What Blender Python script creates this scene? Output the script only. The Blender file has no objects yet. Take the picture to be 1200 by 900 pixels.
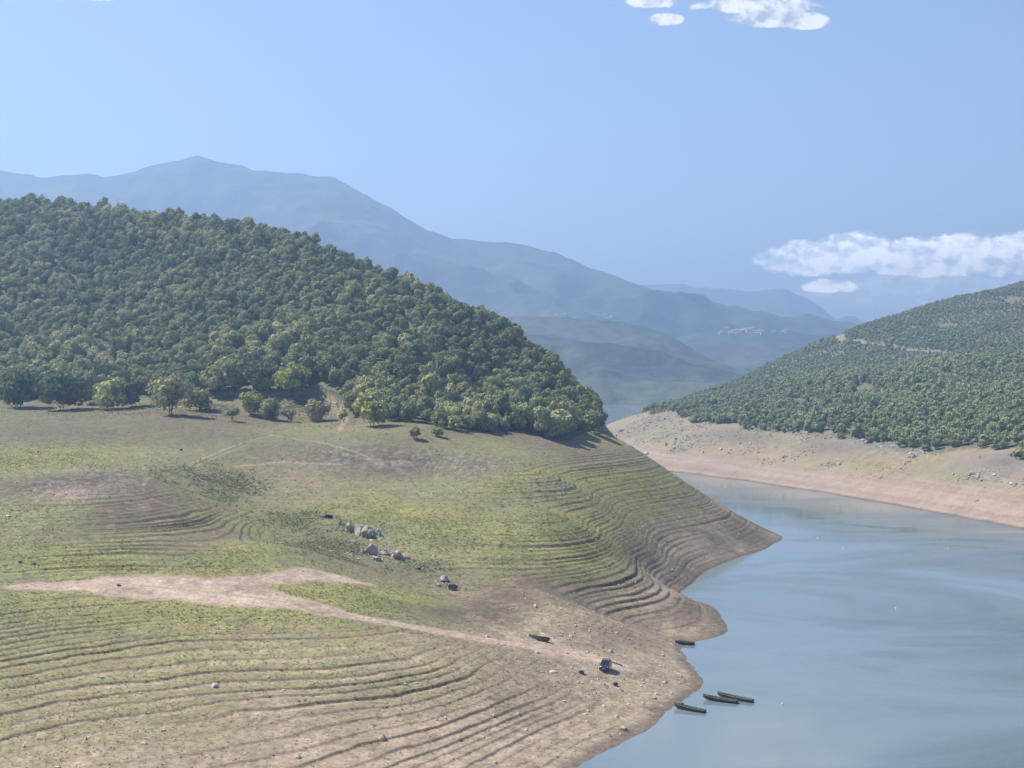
import bpy, bmesh, math, random
import numpy as np
from mathutils import Vector, Matrix
random.seed(7)
RNG = np.random.default_rng(11)
SC = bpy.context.scene
COL = SC.collection
R = math.radians

# ------------------------------------------------------------------ view geometry
F, CX, CY, EYE = 1730.0, 600.0, 450.0, 46.0
PITCH = math.atan(20.0 / F)

def ray(px, py):
    a, b = (px - CX) / F, (CY - py) / F
    dy = math.cos(PITCH) + b * math.sin(PITCH)
    return a / dy, (-math.sin(PITCH) + b * math.cos(PITCH)) / dy      # dX, dZ per metre of Y

def on_level(px, py, z):
    dx, dz = ray(px, py)
    Y = (z - EYE) / dz
    return (dx * Y, Y, z)

def at_depth(px, py, Y):
    dx, dz = ray(px, py)
    return (dx * Y, Y, EYE + dz * Y)

def project(X, Y, Z):
    dz = Z - EYE
    fw = Y * math.cos(PITCH) - dz * math.sin(PITCH)
    up = Y * math.sin(PITCH) + dz * math.cos(PITCH)
    return CX + F * X / fw, CY - F * up / fw

# ------------------------------------------------------------------ object helpers
def tag(o, label=None, cat=None, group=None, kind=None):
    if label: o['label'] = label
    if cat: o['category'] = cat
    if group: o['group'] = group
    if kind: o['kind'] = kind
    return o

def link(o, parent=None):
    COL.objects.link(o)
    if parent: o.parent = parent
    return o

def empty(name, loc=(0, 0, 0), rz=0.0, scale=1.0):
    o = bpy.data.objects.new(name, None)
    o.empty_display_size = .3
    o.location = loc
    o.rotation_euler = (0, 0, rz)
    o.scale = (scale,) * 3
    return link(o)

def mesh_np(name, V, faces4, smooth=True):
    me = bpy.data.meshes.new(name)
    n, k = len(faces4), faces4.shape[1]
    me.vertices.add(len(V)); me.vertices.foreach_set('co', np.ascontiguousarray(V, np.float32).ravel())
    me.loops.add(n * k); me.loops.foreach_set('vertex_index', np.ascontiguousarray(faces4, np.int32).ravel())
    me.polygons.add(n)
    me.polygons.foreach_set('loop_start', np.arange(0, n * k, k, dtype=np.int32))
    me.polygons.foreach_set('loop_total', np.full(n, k, np.int32))
    me.polygons.foreach_set('use_smooth', np.full(n, smooth, bool))
    me.update(calc_edges=True)
    return me

def set_col(me, name, C):
    a = me.color_attributes.new(name, 'FLOAT_COLOR', 'POINT')
    C4 = np.ones((len(C), 4), np.float32); C4[:, :3] = C
    a.data.foreach_set('color', C4.ravel())

def bm_obj(name, bm, mat, parent=None, smooth=False):
    me = bpy.data.meshes.new(name)
    bmesh.ops.recalc_face_normals(bm, faces=bm.faces)
    bm.to_mesh(me); bm.free()
    for p in me.polygons: p.use_smooth = smooth
    if mat: me.materials.append(mat)
    return link(bpy.data.objects.new(name, me), parent)

def add_box(bm, c, s, rot=None, bevel=0):
    r = bmesh.ops.create_cube(bm, size=1)
    vs = r['verts']
    for v in vs:
        p = Vector((v.co.x * s[0], v.co.y * s[1], v.co.z * s[2]))
        if rot: p = rot @ p
        v.co = p + Vector(c)
    if bevel:
        es = {e for v in vs for e in v.link_edges}
        bmesh.ops.bevel(bm, geom=list(es), offset=bevel, segments=2, affect='EDGES')

def add_tube(bm, p0, p1, r0, r1=None, n=8):
    r1 = r0 if r1 is None else r1
    p0, p1 = Vector(p0), Vector(p1)
    d = p1 - p0
    m = Matrix.Translation((p0 + p1) / 2) @ d.to_track_quat('Z', 'Y').to_matrix().to_4x4()
    bmesh.ops.create_cone(bm, cap_ends=True, segments=n, radius1=r0, radius2=r1, depth=d.length, matrix=m)

# ------------------------------------------------------------------ noise (numpy)
def vnoise(x, y, seed=0):
    xi = np.floor(x).astype(np.int64); yi = np.floor(y).astype(np.int64)
    fx = (x - xi).astype(np.float32); fy = (y - yi).astype(np.float32)
    fx = fx * fx * fx * (fx * (fx * 6 - 15) + 10); fy = fy * fy * fy * (fy * (fy * 6 - 15) + 10)
    def h(i, j):
        n = (i * 374761393 + j * 668265263 + seed * 974634777) & 0xFFFFFFFF
        n = ((n ^ (n >> 13)) * 1274126177) & 0xFFFFFFFF
        n = ((n ^ (n >> 16)) * 2246822519) & 0xFFFFFFFF
        return ((n >> 8) & 0xFFFF).astype(np.float32) / 32767.5 - 1
    a = h(xi, yi); b = h(xi + 1, yi); c = h(xi, yi + 1); d = h(xi + 1, yi + 1)
    return (a + (b - a) * fx) * (1 - fy) + (c + (d - c) * fx) * fy

def fbm(x, y, wl, octaves=4, seed=0, gain=.5):
    s, amp, tot = 0, 1.0, 0
    for o in range(octaves):
        f = (2.03 ** o) / wl
        c, sn = math.cos(.6 * o), math.sin(.6 * o)
        s = s + amp * vnoise((x * c - y * sn) * f + 17.3 * o, (x * sn + y * c) * f - 9.1 * o, seed + o)
        tot += amp; amp *= gain
    return s / tot

def sstep(a, b, x):
    t = np.clip((x - a) / (b - a), 0, 1)
    return t * t * (3 - 2 * t)

def lerp(a, b, t): return a + (b - a) * t

# ------------------------------------------------------------------ material helpers
def new_mat(name):
    m = bpy.data.materials.new(name); m.use_nodes = True
    nt = m.node_tree
    return m, nt, nt.nodes['Principled BSDF']

def N(nt, typ, **kw):
    n = nt.nodes.new(typ)
    for k, v in kw.items():
        if k.startswith('i_'):
            key = k[2:]
            n.inputs[int(key) if key.isdigit() else key.replace('_', ' ')].default_value = v
        else: setattr(n, k, v)
    return n

def simple_mat(name, rgb, rough=.6, metal=0, noise=.15, scale=4.0, bump=0.0):
    m, nt, b = new_mat(name)
    tc = N(nt, 'ShaderNodeTexCoord')
    nz = N(nt, 'ShaderNodeTexNoise', i_Scale=scale, i_Detail=5.0)
    nt.links.new(tc.outputs['Object'], nz.inputs['Vector'])
    mp = N(nt, 'ShaderNodeMapRange', i_3=1 - noise * 2, i_4=1 + noise * 2)
    nt.links.new(nz.outputs['Fac'], mp.inputs[0])
    mx = N(nt, 'ShaderNodeMix', data_type='RGBA', blend_type='MULTIPLY')
    mx.inputs[0].default_value = 1
    mx.inputs[6].default_value = (*rgb, 1)
    nt.links.new(mp.outputs[0], mx.inputs[7])
    nt.links.new(mx.outputs[2], b.inputs['Base Color'])
    b.inputs['Roughness'].default_value = rough
    b.inputs['Metallic'].default_value = metal
    if bump:
        bp = N(nt, 'ShaderNodeBump', i_Strength=.6, i_Distance=bump)
        nt.links.new(nz.outputs['Fac'], bp.inputs['Height'])
        nt.links.new(bp.outputs[0], b.inputs['Normal'])
    return m

# ================================================================== TERRAIN
# measured points: (x, y of the photo, elevation above the water)
LEVEL = [
 # waterline, near spur / nose / headland / across
 (675,900,0),(710,880,0),(745,862,0),(783,830,0),(808,818,0),(831,803,0),(818,788,0),(798,768,0),(790,757,0),(812,752,0),
 (843,747,0),(849,737,0),(843,722,0),(815,704,0),(800,691,0),(813,680,0),(833,667,0),(853,657,0),(867,652,0),(890,646,0),(903,638,0),
 (785,553,0),(840,560,0),(900,568,0),(970,578,0),(1050,592,0),(1120,605,0),(1200,620,0),(1300,640,0),
 # near field
 (117,900,4.5),(300,868,4.5),(500,829,4.5),(590,800,4.4),(0,829,6.5),(233,796,6.5),(500,771,6.5),(560,770,5.6),
 (0,762,9),(233,733,9),(400,730,9),(600,850,2.2),(700,830,1.5),(760,800,1.2),
 (-150,820,8),(-150,740,12),
 # dirt track and car spur
 (30,690,13),(180,697,12),(330,710,10.5),(480,738,8),(560,750,6.4),(650,765,4.2),(709,786,2.8),(760,775,1.4),
 (650,694,8),(704,727,5),(752,742,2.4),(600,715,6.9),
 # left lobe and gully
 (150,650,15.2),(0,655,15.5),(0,600,20),(100,600,20),(220,610,18),(300,640,16),(140,632,16.6),(160,555,24.4),(0,545,25.8),(80,540,26),
 (250,580,18.5),(320,615,15.2),(380,640,13),(440,665,11),(540,695,7.6),(200,570,20.5),
 # middle slope
 (500,600,16),(450,620,14.3),(560,650,10.8),(500,550,22.5),(600,600,16.5),(650,605,16.3),(600,550,22.5),(650,560,21),
 (350,590,17.3),(350,540,24.3),(250,540,24.6),(150,525,27),(350,510,29),(500,520,27.6),(400,560,21.5),
 # nose
 (720,655,9),(790,705,3),(704,720,3.6),(680,692,6.6),(660,672,9),(820,728,1.4),(760,684,5.6),
 # crease and headland face
 (770,683,2.2),(740,650,8),(690,605,14),(690,577,17),(720,560,18),(750,600,11),(800,630,5),(800,655,2.5),(830,640,3),(745,630,9.4),
 (850,603,7.5),(780,556,17),(725,514,25.8),
 # tree line on the left
 (0,470,35.4),(100,478,34),(100,500,31),(0,500,31),(200,490,32.6),(300,490,31.8),(380,490,31.5),(450,500,31),(540,505,29.6),(600,508,28.4),(680,513,26.6),
 (-150,470,36),(-150,540,27),(-150,640,18),
]
DEPTH = [  # (x, y, distance) with a guess of the ground under the tree tops in the 4th
 (100,235,700,-7),(0,232,700,-7),(-150,238,720,-7),(-300,250,740,-7),(240,245,680,-7),(310,258,650,-7),(380,280,620,-6),(450,310,590,-6),
 (530,350,560,-6),(600,385,530,-6),(660,430,500,-6),(700,465,470,-6),
 (100,400,520,-5),(300,400,480,-5),(450,420,440,-5),(100,320,600,-5),(300,320,560,-5),(-100,400,530,-5),(580,440,450,-5),(-100,320,620,-5),
 # across the water: tree line, knoll, hill
 (735,489,900,0),(760,487,830,0),(850,498,720,0),(950,510,640,0),(1050,522,570,0),(1200,530,500,0),(1350,548,440,0),
 (755,478,960,-4),(800,462,1000,-4),(833,450,1000,-5),(967,434,900,-5),(1067,424,850,-5),(1200,424,820,-5),(1350,420,760,-5),
 (860,441,1150,-5),(900,421,1200,-5),(960,397,1230,-3),(1010,377,1260,-4),(1100,351,1300,-4),(1200,326,1350,-4),(1320,300,1400,-4),(1450,280,1450,-4),
 (1000,420,1020,-4),(1100,415,1000,-4),(1200,400,1000,-4),(1080,385,1130,-4),(1200,360,1160,-4),(760,520,740,0),(735,505,860,0),(900,535,640,0),(1050,555,530,0),(1200,575,455,0),
]
WORLD = [  # plan coordinates outside the picture and under the water
 (-20,110,0),(-35,60,0),(-60,110,6),(-110,110,14),(-60,60,4),(-160,130,18),(-200,200,22),(-110,60,12),
 (20,110,-4),(10,60,-5),(60,150,-6),(60,220,-7),(90,300,-8),(100,420,-8),(80,500,-7),(110,200,-7),(120,300,-6),(75,600,-6),(45,200,-5),
 (50,285,-2.5),(60,340,-3),(85,385,-4),(43,230,-2),(35,180,-2),(40,560,-4),(25,700,-5),(0,860,-5),(30,1000,-5),
 (58,450,0),(44,520,0),(22,620,0),(-10,720,0),(-40,900,0),(40,480,12),(20,540,18),
 (175,300,0),(195,200,0),(230,100,2),(230,300,14),(260,200,14),(320,420,26),(260,420,18),
 (52,750,0),(38,850,0),(45,960,0),(85,1080,-2),(130,1200,0),(190,1400,0),(230,1600,0),
 (-250,900,95),(-450,900,100),(-120,850,60),(-250,1150,20),(-500,1200,30),(-100,1050,0),(-250,1400,-3),(-500,1500,-3),(0,1300,-5),(100,1500,-5),
 (-450,600,75),(-450,450,45),(-450,300,34),(-330,320,30),(-320,200,26),(-300,450,40),(-800,1400,20),(-800,1700,0),
 (600,1700,70),(450,1700,60),(300,1600,30),(800,1700,80),(800,1400,140),(600,1000,110),(500,700,75),(420,550,50),(850,1100,150),
 (-250,1700,-4),(0,1700,-5),(150,1700,-4),
]
pts = [on_level(*p) for p in LEVEL]
for px, py, Y, dz in DEPTH:
    x, y, z = at_depth(px, py, Y); pts.append((x, y, z + dz))
pts += WORLD
CP = np.array(pts, np.float64)
SMO = 9.0

def _k(d2): return np.sqrt(d2 + SMO * SMO)
_d = ((CP[:, None, :2] - CP[None, :, :2]) ** 2).sum(-1)
_n = len(CP)
_A = np.zeros((_n + 3, _n + 3)); _A[:_n, :_n] = -_k(_d) + np.eye(_n) * .9
_P = np.c_[np.ones(_n), CP[:, :2] / 100]; _A[:_n, _n:] = _P; _A[_n:, :_n] = _P.T
_w = np.linalg.solve(_A, np.r_[CP[:, 2], 0, 0, 0])

def height(X, Y):
    """smooth elevation of the land at plan position X, Y"""
    sh = np.shape(X); x = np.ravel(X).astype(np.float32); y = np.ravel(Y).astype(np.float32)
    out = np.empty(len(x), np.float32)
    cx, cy, w = CP[:, 0].astype(np.float32), CP[:, 1].astype(np.float32), _w[:_n].astype(np.float32)
    S = np.float32(SMO * SMO)
    for i in range(0, len(x), 60000):
        dx = x[i:i + 60000, None] - cx; dy = y[i:i + 60000, None] - cy
        dx *= dx; dy *= dy; dx += dy; dx += S; np.sqrt(dx, out=dx)
        out[i:i + 60000] = -(dx @ w)
    out += (_w[_n] + _w[_n + 1] * x / 100 + _w[_n + 2] * y / 100).astype(np.float32)
    return out.reshape(sh)

# coarse copy for looking things up
GX = np.arange(-1000, 1000.1, 5.0); GY = np.arange(50, 1750.1, 5.0)
GZ = height(*np.meshgrid(GX, GY))

def hz(x, y):
    x = np.asarray(x, float); y = np.asarray(y, float)
    i = np.clip((x - GX[0]) / 5, 0, len(GX) - 1.001); j = np.clip((y - GY[0]) / 5, 0, len(GY) - 1.001)
    i0 = i.astype(int); j0 = j.astype(int); fi = i - i0; fj = j - j0
    return (GZ[j0, i0] * (1 - fi) + GZ[j0, i0 + 1] * fi) * (1 - fj) + (GZ[j0 + 1, i0] * (1 - fi) + GZ[j0 + 1, i0 + 1] * fi) * fj

def hit(px, py, y0=120.0, y1=1650.0):
    """where the line of sight meets the land"""
    dx, dz = ray(px, py)
    Y = np.arange(y0, y1, .5)
    d = (EYE + dz * Y) - np.maximum(hz(dx * Y, Y), 0)
    k = np.argmax(d < 0)
    if d[k] >= 0: k = len(Y) - 1
    return float(dx * Y[k]), float(Y[k])

TREE_L = [(-400,455),(-200,460),(0,466),(60,470),(100,474),(150,470),(230,463),(300,464),(370,467),(405,478),(440,494),(520,502),(600,508),(660,512),(712,512)]
TREE_R = [(722,480),(755,487),(800,492),(850,498),(950,510),(1050,522),(1200,531),(1400,550),(1700,580)]
tl = np.array([hit(*p) for p in TREE_L]); tlu = tl[:, 0] / tl[:, 1]
tr = np.array([hit(p[0], p[1], 420) for p in TREE_R]); tru = tr[:, 0] / tr[:, 1]
o_ = np.argsort(tlu); tlu, tlY = tlu[o_], tl[o_, 1]
o_ = np.argsort(tru); tru, trY = tru[o_], tr[o_, 1]

RIVER = np.array([(60,0),(70,60),(60,150),(70,250),(85,330),(105,420),(95,520),(70,620),(40,720),(10,850),(0,950),(20,1050),(60,1200),(90,1400),(110,1700)], float)
def right_side(X, Y): return X > np.interp(Y, RIVER[:, 1], RIVER[:, 0])

def forest_l(X, Y, Z):
    u = X / np.maximum(Y, 1)
    lim = np.interp(u, tlu, tlY) + 5 * vnoise(X / 11, Y / 11, 5)
    return (~right_side(X, Y)) & (((u < tlu[-1]) & (Y > lim)) | ((u >= tlu[-1]) & (Y > 425))) & (Z > 20 + 2 * vnoise(X / 9, Y / 9, 8)) & (u < .0595)

def forest_r(X, Y, Z):
    u = X / np.maximum(Y, 1)
    lim = np.interp(u, tru, trY) + 14 * vnoise(X / 16, Y / 16, 6) + 6 * vnoise(X / 6, Y / 6, 9)
    return right_side(X, Y) & (Y > lim) & (Z > 9)

class Line:
    def __init__(s, px_pts, widths, y0=120.0, soft=.5):
        s.p = np.array([hit(x, y, y0) for x, y in px_pts]); s.w = np.array(widths, float) if hasattr(widths, '__len__') else np.full(len(s.p), float(widths)); s.soft = soft
    def dist(s, X, Y):
        """signed distance past the edge: below 0 is on the line"""
        best = np.full(X.shape, 1e9, np.float32)
        lo = s.p.min(0) - 25; hi = s.p.max(0) + 25
        m = (X > lo[0]) & (X < hi[0]) & (Y > lo[1]) & (Y < hi[1])
        x, y = X[m], Y[m]; b = np.full(x.shape, 1e9)
        for k in range(len(s.p) - 1):
            a, c = s.p[k], s.p[k + 1]; d = c - a
            t = np.clip(((x - a[0]) * d[0] + (y - a[1]) * d[1]) / max(d @ d, 1e-6), 0, 1)
            b = np.minimum(b, np.hypot(x - a[0] - t * d[0], y - a[1] - t * d[1]) - (s.w[k] + (s.w[k + 1] - s.w[k]) * t))
        best[m] = b
        return best

def blob(X, Y, px, py, rx, ry, pw=1.0):
    """a soft patch of ground cover round the place seen at px, py"""
    c = np.array(hit(px, py)); a = np.array(hit(px + rx, py)) - c; up = np.array(hit(px, py - ry)) - c; dn = np.array(hit(px, py + ry)) - c
    b = (up - dn) / 2
    L = np.linalg.norm(b); 
    if L > 60: b *= 60 / L
    det = a[0] * b[1] - a[1] * b[0]
    if abs(det) < 1e-3: return np.zeros(X.shape, np.float32)
    x, y = X - c[0], Y - c[1]
    s = (x * b[1] - y * b[0]) / det; t = (a[0] * y - a[1] * x) / det
    return np.exp(-(s * s + t * t) ** pw * .9).astype(np.float32)

# the tracks
TRACK = Line([(10,689),(70,687),(130,686),(200,689),(270,697),(330,706),(400,719),(450,730),(500,739),(560,749),(620,758),(680,768),(720,780)],
             [.6,2.4,4.4,5.2,4.6,3.2,1.5,1.0,1.3,1.5,1.9,2.8,3.0])
RUT = Line([(130,684),(200,689),(270,697),(330,706),(400,719),(450,730),(500,739),(560,749),(620,758),(680,768)], 0.0)
FORK = Line([(205,686),(260,684),(320,679),(365,674),(400,678),(432,685)], [1.5,1.8,2.2,3.2,2.6,.8])
SLOPE_TRACKS = [Line([(222,545),(250,532),(285,518),(318,510)], .35), Line([(229,546),(257,534),(288,521)], .25), Line([(130,563),(168,570),(180,560),(168,548),(120,538)], .3),
                Line([(385,470),(398,480),(405,492),(398,505)], [1.4,1.3,1.0,.5]), Line([(318,510),(380,520),(440,540)], .3), Line([(270,548),(330,542),(400,545)], .4),
                Line([(655,618),(680,632),(710,652),(735,668)], .35)]
ROAD = Line([(955,393),(968,395),(985,399),(1010,402),(1045,406),(1080,411),(1130,416),(1175,419)], [3,3.5,3,2.5,2.2,2.2,2,1.6], y0=700)

# ---- the sheet
def sheet_rows():
    r = [95.0]
    while r[-1] < 1700:
        Y = r[-1]
        k = .0016 if Y < 140 else .00125 if Y < 330 else .0017 if Y < 480 else .0025 if Y < 950 else .0045
        r.append(Y * (1 + k))
    return np.array(r)
rows = sheet_rows()
us = np.concatenate([np.linspace(-.56, -.37, 110)[:-1], np.linspace(-.37, .37, 830), np.linspace(.37, .56, 110)[1:]])
U, YY = np.meshgrid(us.astype(np.float32), rows.astype(np.float32))
XX = U * (YY + 20)                         # a little wider than the view so a step aside still meets ground
sh = XX.shape
X = XX.ravel(); Y = YY.ravel()
Z0 = height(X, Y)
FL = forest_l(X, Y, Z0); FR = forest_r(X, Y, Z0); RS = right_side(X, Y)
wood = (FL | FR).astype(np.float32)
n60 = fbm(X, Y, 55, 4, 1); n20 = fbm(X, Y, 17, 4, 2); n5 = fbm(X, Y, 4.6, 3, 3); n1 = fbm(X, Y, 1.3, 3, 4); n0 = vnoise(X / .42, Y / .42, 12) * sstep(520, 320, Y); n1 *= lerp(.35, 1, sstep(900, 420, Y))
trk = TRACK.dist(X, Y) + 1.7 * n5 + .6 * n1
frk = FORK.dist(X, Y) + 1.2 * n5 + .5 * n1
on_track = np.minimum(trk, frk)
tmask = sstep(.9, -.9, on_track)
# relief: gentle lumps on the land, more on the wooded hills
Z = Z0 + n20 * np.where(wood > 0, 1.2, .09) * sstep(.5, 4, Z0 + 0 * X) + n60 * wood * 2.5
Z += .16 * n5 * np.exp(-(Z0 / 1.0) ** 2) * (~RS)
# terraces left by the falling water
gullyY = np.interp(X, [-300, -100, -63, -34, -23, -8, 27, 60], [420, 350, 317, 268, 254, 249, 246, 246])
PER = np.where(Y > gullyY, .56, .37).astype(np.float32)
wav = .22 * fbm(X, Y, 26, 3, 21) + .07 * n5
q = (Z + wav) / PER + .75 * vnoise(Z * 1.1, Z * 0 + 3.3, 31) + .9 * vnoise(Z * .35, Z * 0 + 7.7, 32)
kq = np.floor(q); fq = q - kq
step_rand = .18 + .95 * (.5 + .5 * vnoise(kq * 1.37 + .5, X * .012 + Y * .017, 41)) ** 1.6
patchy = np.clip(.72 + 1.0 * fbm(X, Y, 30, 3, 51), .1, 1.15)
B = lambda *a: blob(X, Y, *a)
near0 = np.clip(1.15 * B(110,785,360,62) + .8 * B(470,800,120,34) + B(450,880,250,40), 0, 1)
carflat = np.clip(B(720,790,75,32) + B(640,735,60,30), 0, 1)
bench = np.clip(B(690,700,75,40) + B(800,620,110,60) + B(720,560,70,30) + B(220,620,95,22) + B(200,790,380,70) + B(420,860,300,60) + B(620,640,100,40), 0, 1)
step_rand = np.maximum(step_rand, (.28 + .5 * step_rand) * near0); patchy = lerp(patchy, .95, .85 * near0)
amp = np.where(RS, .25, lerp(.12, 1.0, np.maximum(bench, near0))) * patchy * step_rand
band = np.clip(1.3 * B(225,622,95,20) + .5 * B(120,590,80,16), 0, 1); amp = amp * np.where(RS | (Y > gullyY), 1, lerp(.55, 1, sstep(3, 6.5, Z))) + 1.3 * band * step_rand
amp *= sstep(.5, 5, np.abs(Y - gullyY)) * lerp(1.15, 1.05, near0) * sstep(.15, .8, Z) * (1 - wood) * (1 - .95 * tmask) * (1 - .8 * carflat) * sstep(26, 21, Z) * sstep(.02, .06, Z0 * 0 + .1)
prof = sstep(0, 1, (fq - (.72 + .13 * near0)) / (.26 - .13 * near0))
Z = Z + PER * 1.15 * amp * (prof - fq + .12)
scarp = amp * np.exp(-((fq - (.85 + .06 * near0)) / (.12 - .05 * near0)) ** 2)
# roughness of clods, tufts and stones
rocky = np.clip(B(560,545,50,14) + B(480,540,60,10) + B(640,570,40,20) + B(380,535,50,18) + B(100,560,90,14) + B(440,640,70,16), 0, 1) * (~RS)
rr = RS & ~FR
rocky *= (1 - wood)
rocky = np.where(rr, np.clip(sstep(4.5, 8.5, Z0 + 2.0 * n20) * (.4 + .8 * fbm(X, Y, 40, 2, 77) + .7 * B(785,522,45,14) + .6 * B(1160,560,40,10)), 0, 1), rocky)
Z += (.05 * n1 + .035 * n0) * sstep(0, .6, Z) * (1 - .7 * tmask) + rocky * (.26 * np.abs(n1) + .18 * np.clip(n0, 0, 1)) + carflat * (.16 * n5 + .07 * n1)
for L in SLOPE_TRACKS[:2]: Z -= .12 * sstep(.2, -.2, L.dist(X, Y))
Z = np.where(Z0 < -.02, np.minimum(Z, -.03), Z)

# ---- colour of the ground itself
c3 = lambda *c: np.array(c, np.float32)
SOIL, PINK, BROWN, PALE = c3(.200,.158,.113), c3(.275,.210,.163), c3(.114,.091,.066), c3(.250,.196,.142)
YGREEN, GREEN, OLIVE, WEED, DRY = c3(.170,.160,.061), c3(.112,.122,.050), c3(.140,.130,.068), c3(.078,.090,.048), c3(.180,.150,.085)
ROCK, WETS = c3(.16,.145,.124), c3(.085,.068,.052)
def mixc(C, c, t): return C + (np.asarray(c, np.float32) - C) * np.clip(t, 0, 1)[:, None]
C = np.repeat(OLIVE[None], len(X), 0)
C = mixc(C, DRY, .25 + .9 * n60 + .5 * n20 + .3 * n5)
C = mixc(C, BROWN, .2 + 1.2 * fbm(X, Y, 26, 4, 61) + .4 * n5)
low = sstep(9.0 + 3 * (X > 28) * (Y > 300), 2.8 + 2 * (X > 28) * (Y > 300), Z0 + 1.6 * n20 + .8 * n5)                      # bare mud near the water
grassy = np.clip(B(200,658,130,20) + .8 * B(60,652,80,18) + B(275,622,60,22) + 1.0 * B(640,610,60,26) + B(710,562,80,18) + .9 * B(520,630,120,28) + .9 * B(430,600,70,14) + 1.1 * B(350,690,90,12)
         + B(470,705,60,12) + .9 * B(140,715,260,22) + .7 * B(50,605,80,22) + 1.1 * B(690,640,34,34) + .8 * B(225,600,40,16) + .8 * B(60,535,100,12) + 1.2 * B(735,703,30,18) + .5 * B(760,610,60,26) + .7 * B(600,575,90,20), 0, 1.15)
gmix = (grassy * 1.35 + .55 * n5 + .35 * n1 - .12)
C = mixc(C, lerp(YGREEN, GREEN, np.clip(.35 + 1.3 * n20 + .7 * n5, 0, 1)[:, None]), gmix * (1 - .35 * low))
near = np.clip(1.15 * B(110,785,360,62) + 1.0 * B(20,855,170,42) + .8 * B(470,800,120,34), 0, 1)
C = mixc(C, lerp(lerp(YGREEN, GREEN, .5), OLIVE, np.clip(.5 + n20 * 1.5, 0, 1)[:, None]), near * (.75 + .8 * n5 + .5 * n1 + .5 * n20))
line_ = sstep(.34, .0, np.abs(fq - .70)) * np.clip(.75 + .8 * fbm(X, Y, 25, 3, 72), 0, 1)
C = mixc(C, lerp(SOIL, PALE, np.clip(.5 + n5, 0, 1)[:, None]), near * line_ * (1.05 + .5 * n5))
C = mixc(C, lerp(SOIL, BROWN, np.clip(.3 + 1.2 * n20 + .6 * n5, 0, 1)[:, None]), low * (1.0 + .6 * n5 + .3 * n1 - .8 * np.clip(grassy + .6 * near, 0, 1) * (Z0 > 2.6)))
spur = sstep(9.5, 5.5, Z0 + 1.2 * n20) * (X > 5) * (Y > gullyY)
C = mixc(C, lerp(BROWN * .95, SOIL * .85, np.clip(.4 + .9 * n5 + .6 * vnoise(q * .9, X * .03, 73), 0, 1)[:, None]), spur * (.85 - .6 * np.clip(B(735,703,28,14), 0, 1)))
C = mixc(C, PALE, low * (1 - .7 * spur) * np.clip(1.2 * fbm(X, Y, 9, 4, 81) + .5 * n1, 0, 1) * .8)
C = mixc(C, lerp(PALE, SOIL, .35), np.clip(B(430,870,280,40) + .5 * B(560,830,80,40), 0, 1) * (.65 + .9 * n5 + .4 * n1) * low)
brownp = np.clip(B(70,566,110,12) + 1.3 * B(170,598,80,17) + 1.3 * B(250,627,62,14) + B(610,695,80,22) + B(540,720,60,10) + .9 * B(380,530,100,16) + .8 * B(450,545,60,12) + .8 * B(120,505,150,12) + .6 * B(560,590,50,12), 0, 1)
C = mixc(C, lerp(BROWN * .52, SOIL * .62, np.clip(.3 + n5 + .6 * n1, 0, 1)[:, None]), brownp * (1.0 + .9 * n5 + .4 * n1) * (1 - .3 * np.clip(grassy, 0, 1)))
C = mixc(C, lerp(PINK, BROWN, .35), np.clip(B(85,580,30,8) + B(735,697,20,8) + B(770,695,20,10), 0, 1) * .8)
C = mixc(C, lerp(BROWN, OLIVE, np.clip(.55 + n20 + .5 * n5, 0, 1)[:, None]) * .74, sstep(26.0, 29.5, Z0 + 1.4 * n20) * (.8 + .6 * n5) * (1 - .6 * np.clip(B(420,510,90,14), 0, 1)))
weeds = np.clip(B(230,570,60,16) + B(390,645,50,14) + .9 * B(350,615,60,16) + .8 * B(480,665,70,10) + .6 * B(300,520,110,14) + .7 * B(60,485,70,8), 0, 1)
C = mixc(C, c3(.13,.118,.078), np.clip(B(265,474,70,9) + B(340,477,80,8), 0, 1) * (.8 + .8 * n5 + .4 * n1))
C = mixc(C, WEED, weeds * (.65 + .7 * n5 + .5 * n1))
C = mixc(C, ROCK * (.85 + .35 * n1[:, None]), rocky * np.clip(.25 + 1.1 * n1 + .5 * n0, 0, 1) * .6)
# the far bank
bank = c3(.240,.192,.152)
Cr = np.repeat(bank[None], len(X), 0)
Cr = mixc(Cr, c3(.205,.152,.118), .4 + 1.0 * vnoise(Z * 1.6, X * .004, 91) + .5 * n20)
up_ = sstep(5.0, 9.0, Z0 + 2.2 * n60 + 1.2 * n20)
Cr = mixc(Cr, lerp(c3(.165,.142,.115), c3(.205,.165,.105), np.clip(.5 + 1.6 * n60, 0, 1)[:, None]), up_ * .95)
Cr = mixc(Cr, c3(.165,.155,.065), up_ * np.clip(B(1010,545,60,9)*.8 + B(1110,560,50,8) + .7 * B(770,515,40,12) + .5 * B(900,520,40,8), 0, 1) * (.8 + .6 * n5))
Cr = mixc(Cr, c3(.115,.102,.09), up_ * np.clip(B(1060,520,70,7) + B(960,522,30,9) + B(870,513,60,8) + B(1180,540,30,8), 0, 1) * (.8 + .7 * n5))
Cr = mixc(Cr, ROCK * 1.2, rocky * np.clip(.1 + 1.5 * n1 + .8 * n0, 0, 1))
Cr = mixc(Cr, c3(.085,.07,.055), rocky * np.clip(-.25 - 1.5 * n1, 0, .8))
C = np.where(RS[:, None], Cr, C)
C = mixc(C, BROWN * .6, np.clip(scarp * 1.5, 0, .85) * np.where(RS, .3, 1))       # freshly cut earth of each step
C = mixc(C, PALE * .95, carflat * np.clip(.55 + 1.1 * n5 + .4 * n1, 0, 1) * .75)
C = mixc(C, PINK * (.95 + .18 * n5[:, None] + .10 * n1[:, None]) + (lerp(SOIL, OLIVE, .4) - PINK) * np.clip(.9 * n20 + .5 * n5 - .15, 0, .6)[:, None], tmask)
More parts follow.
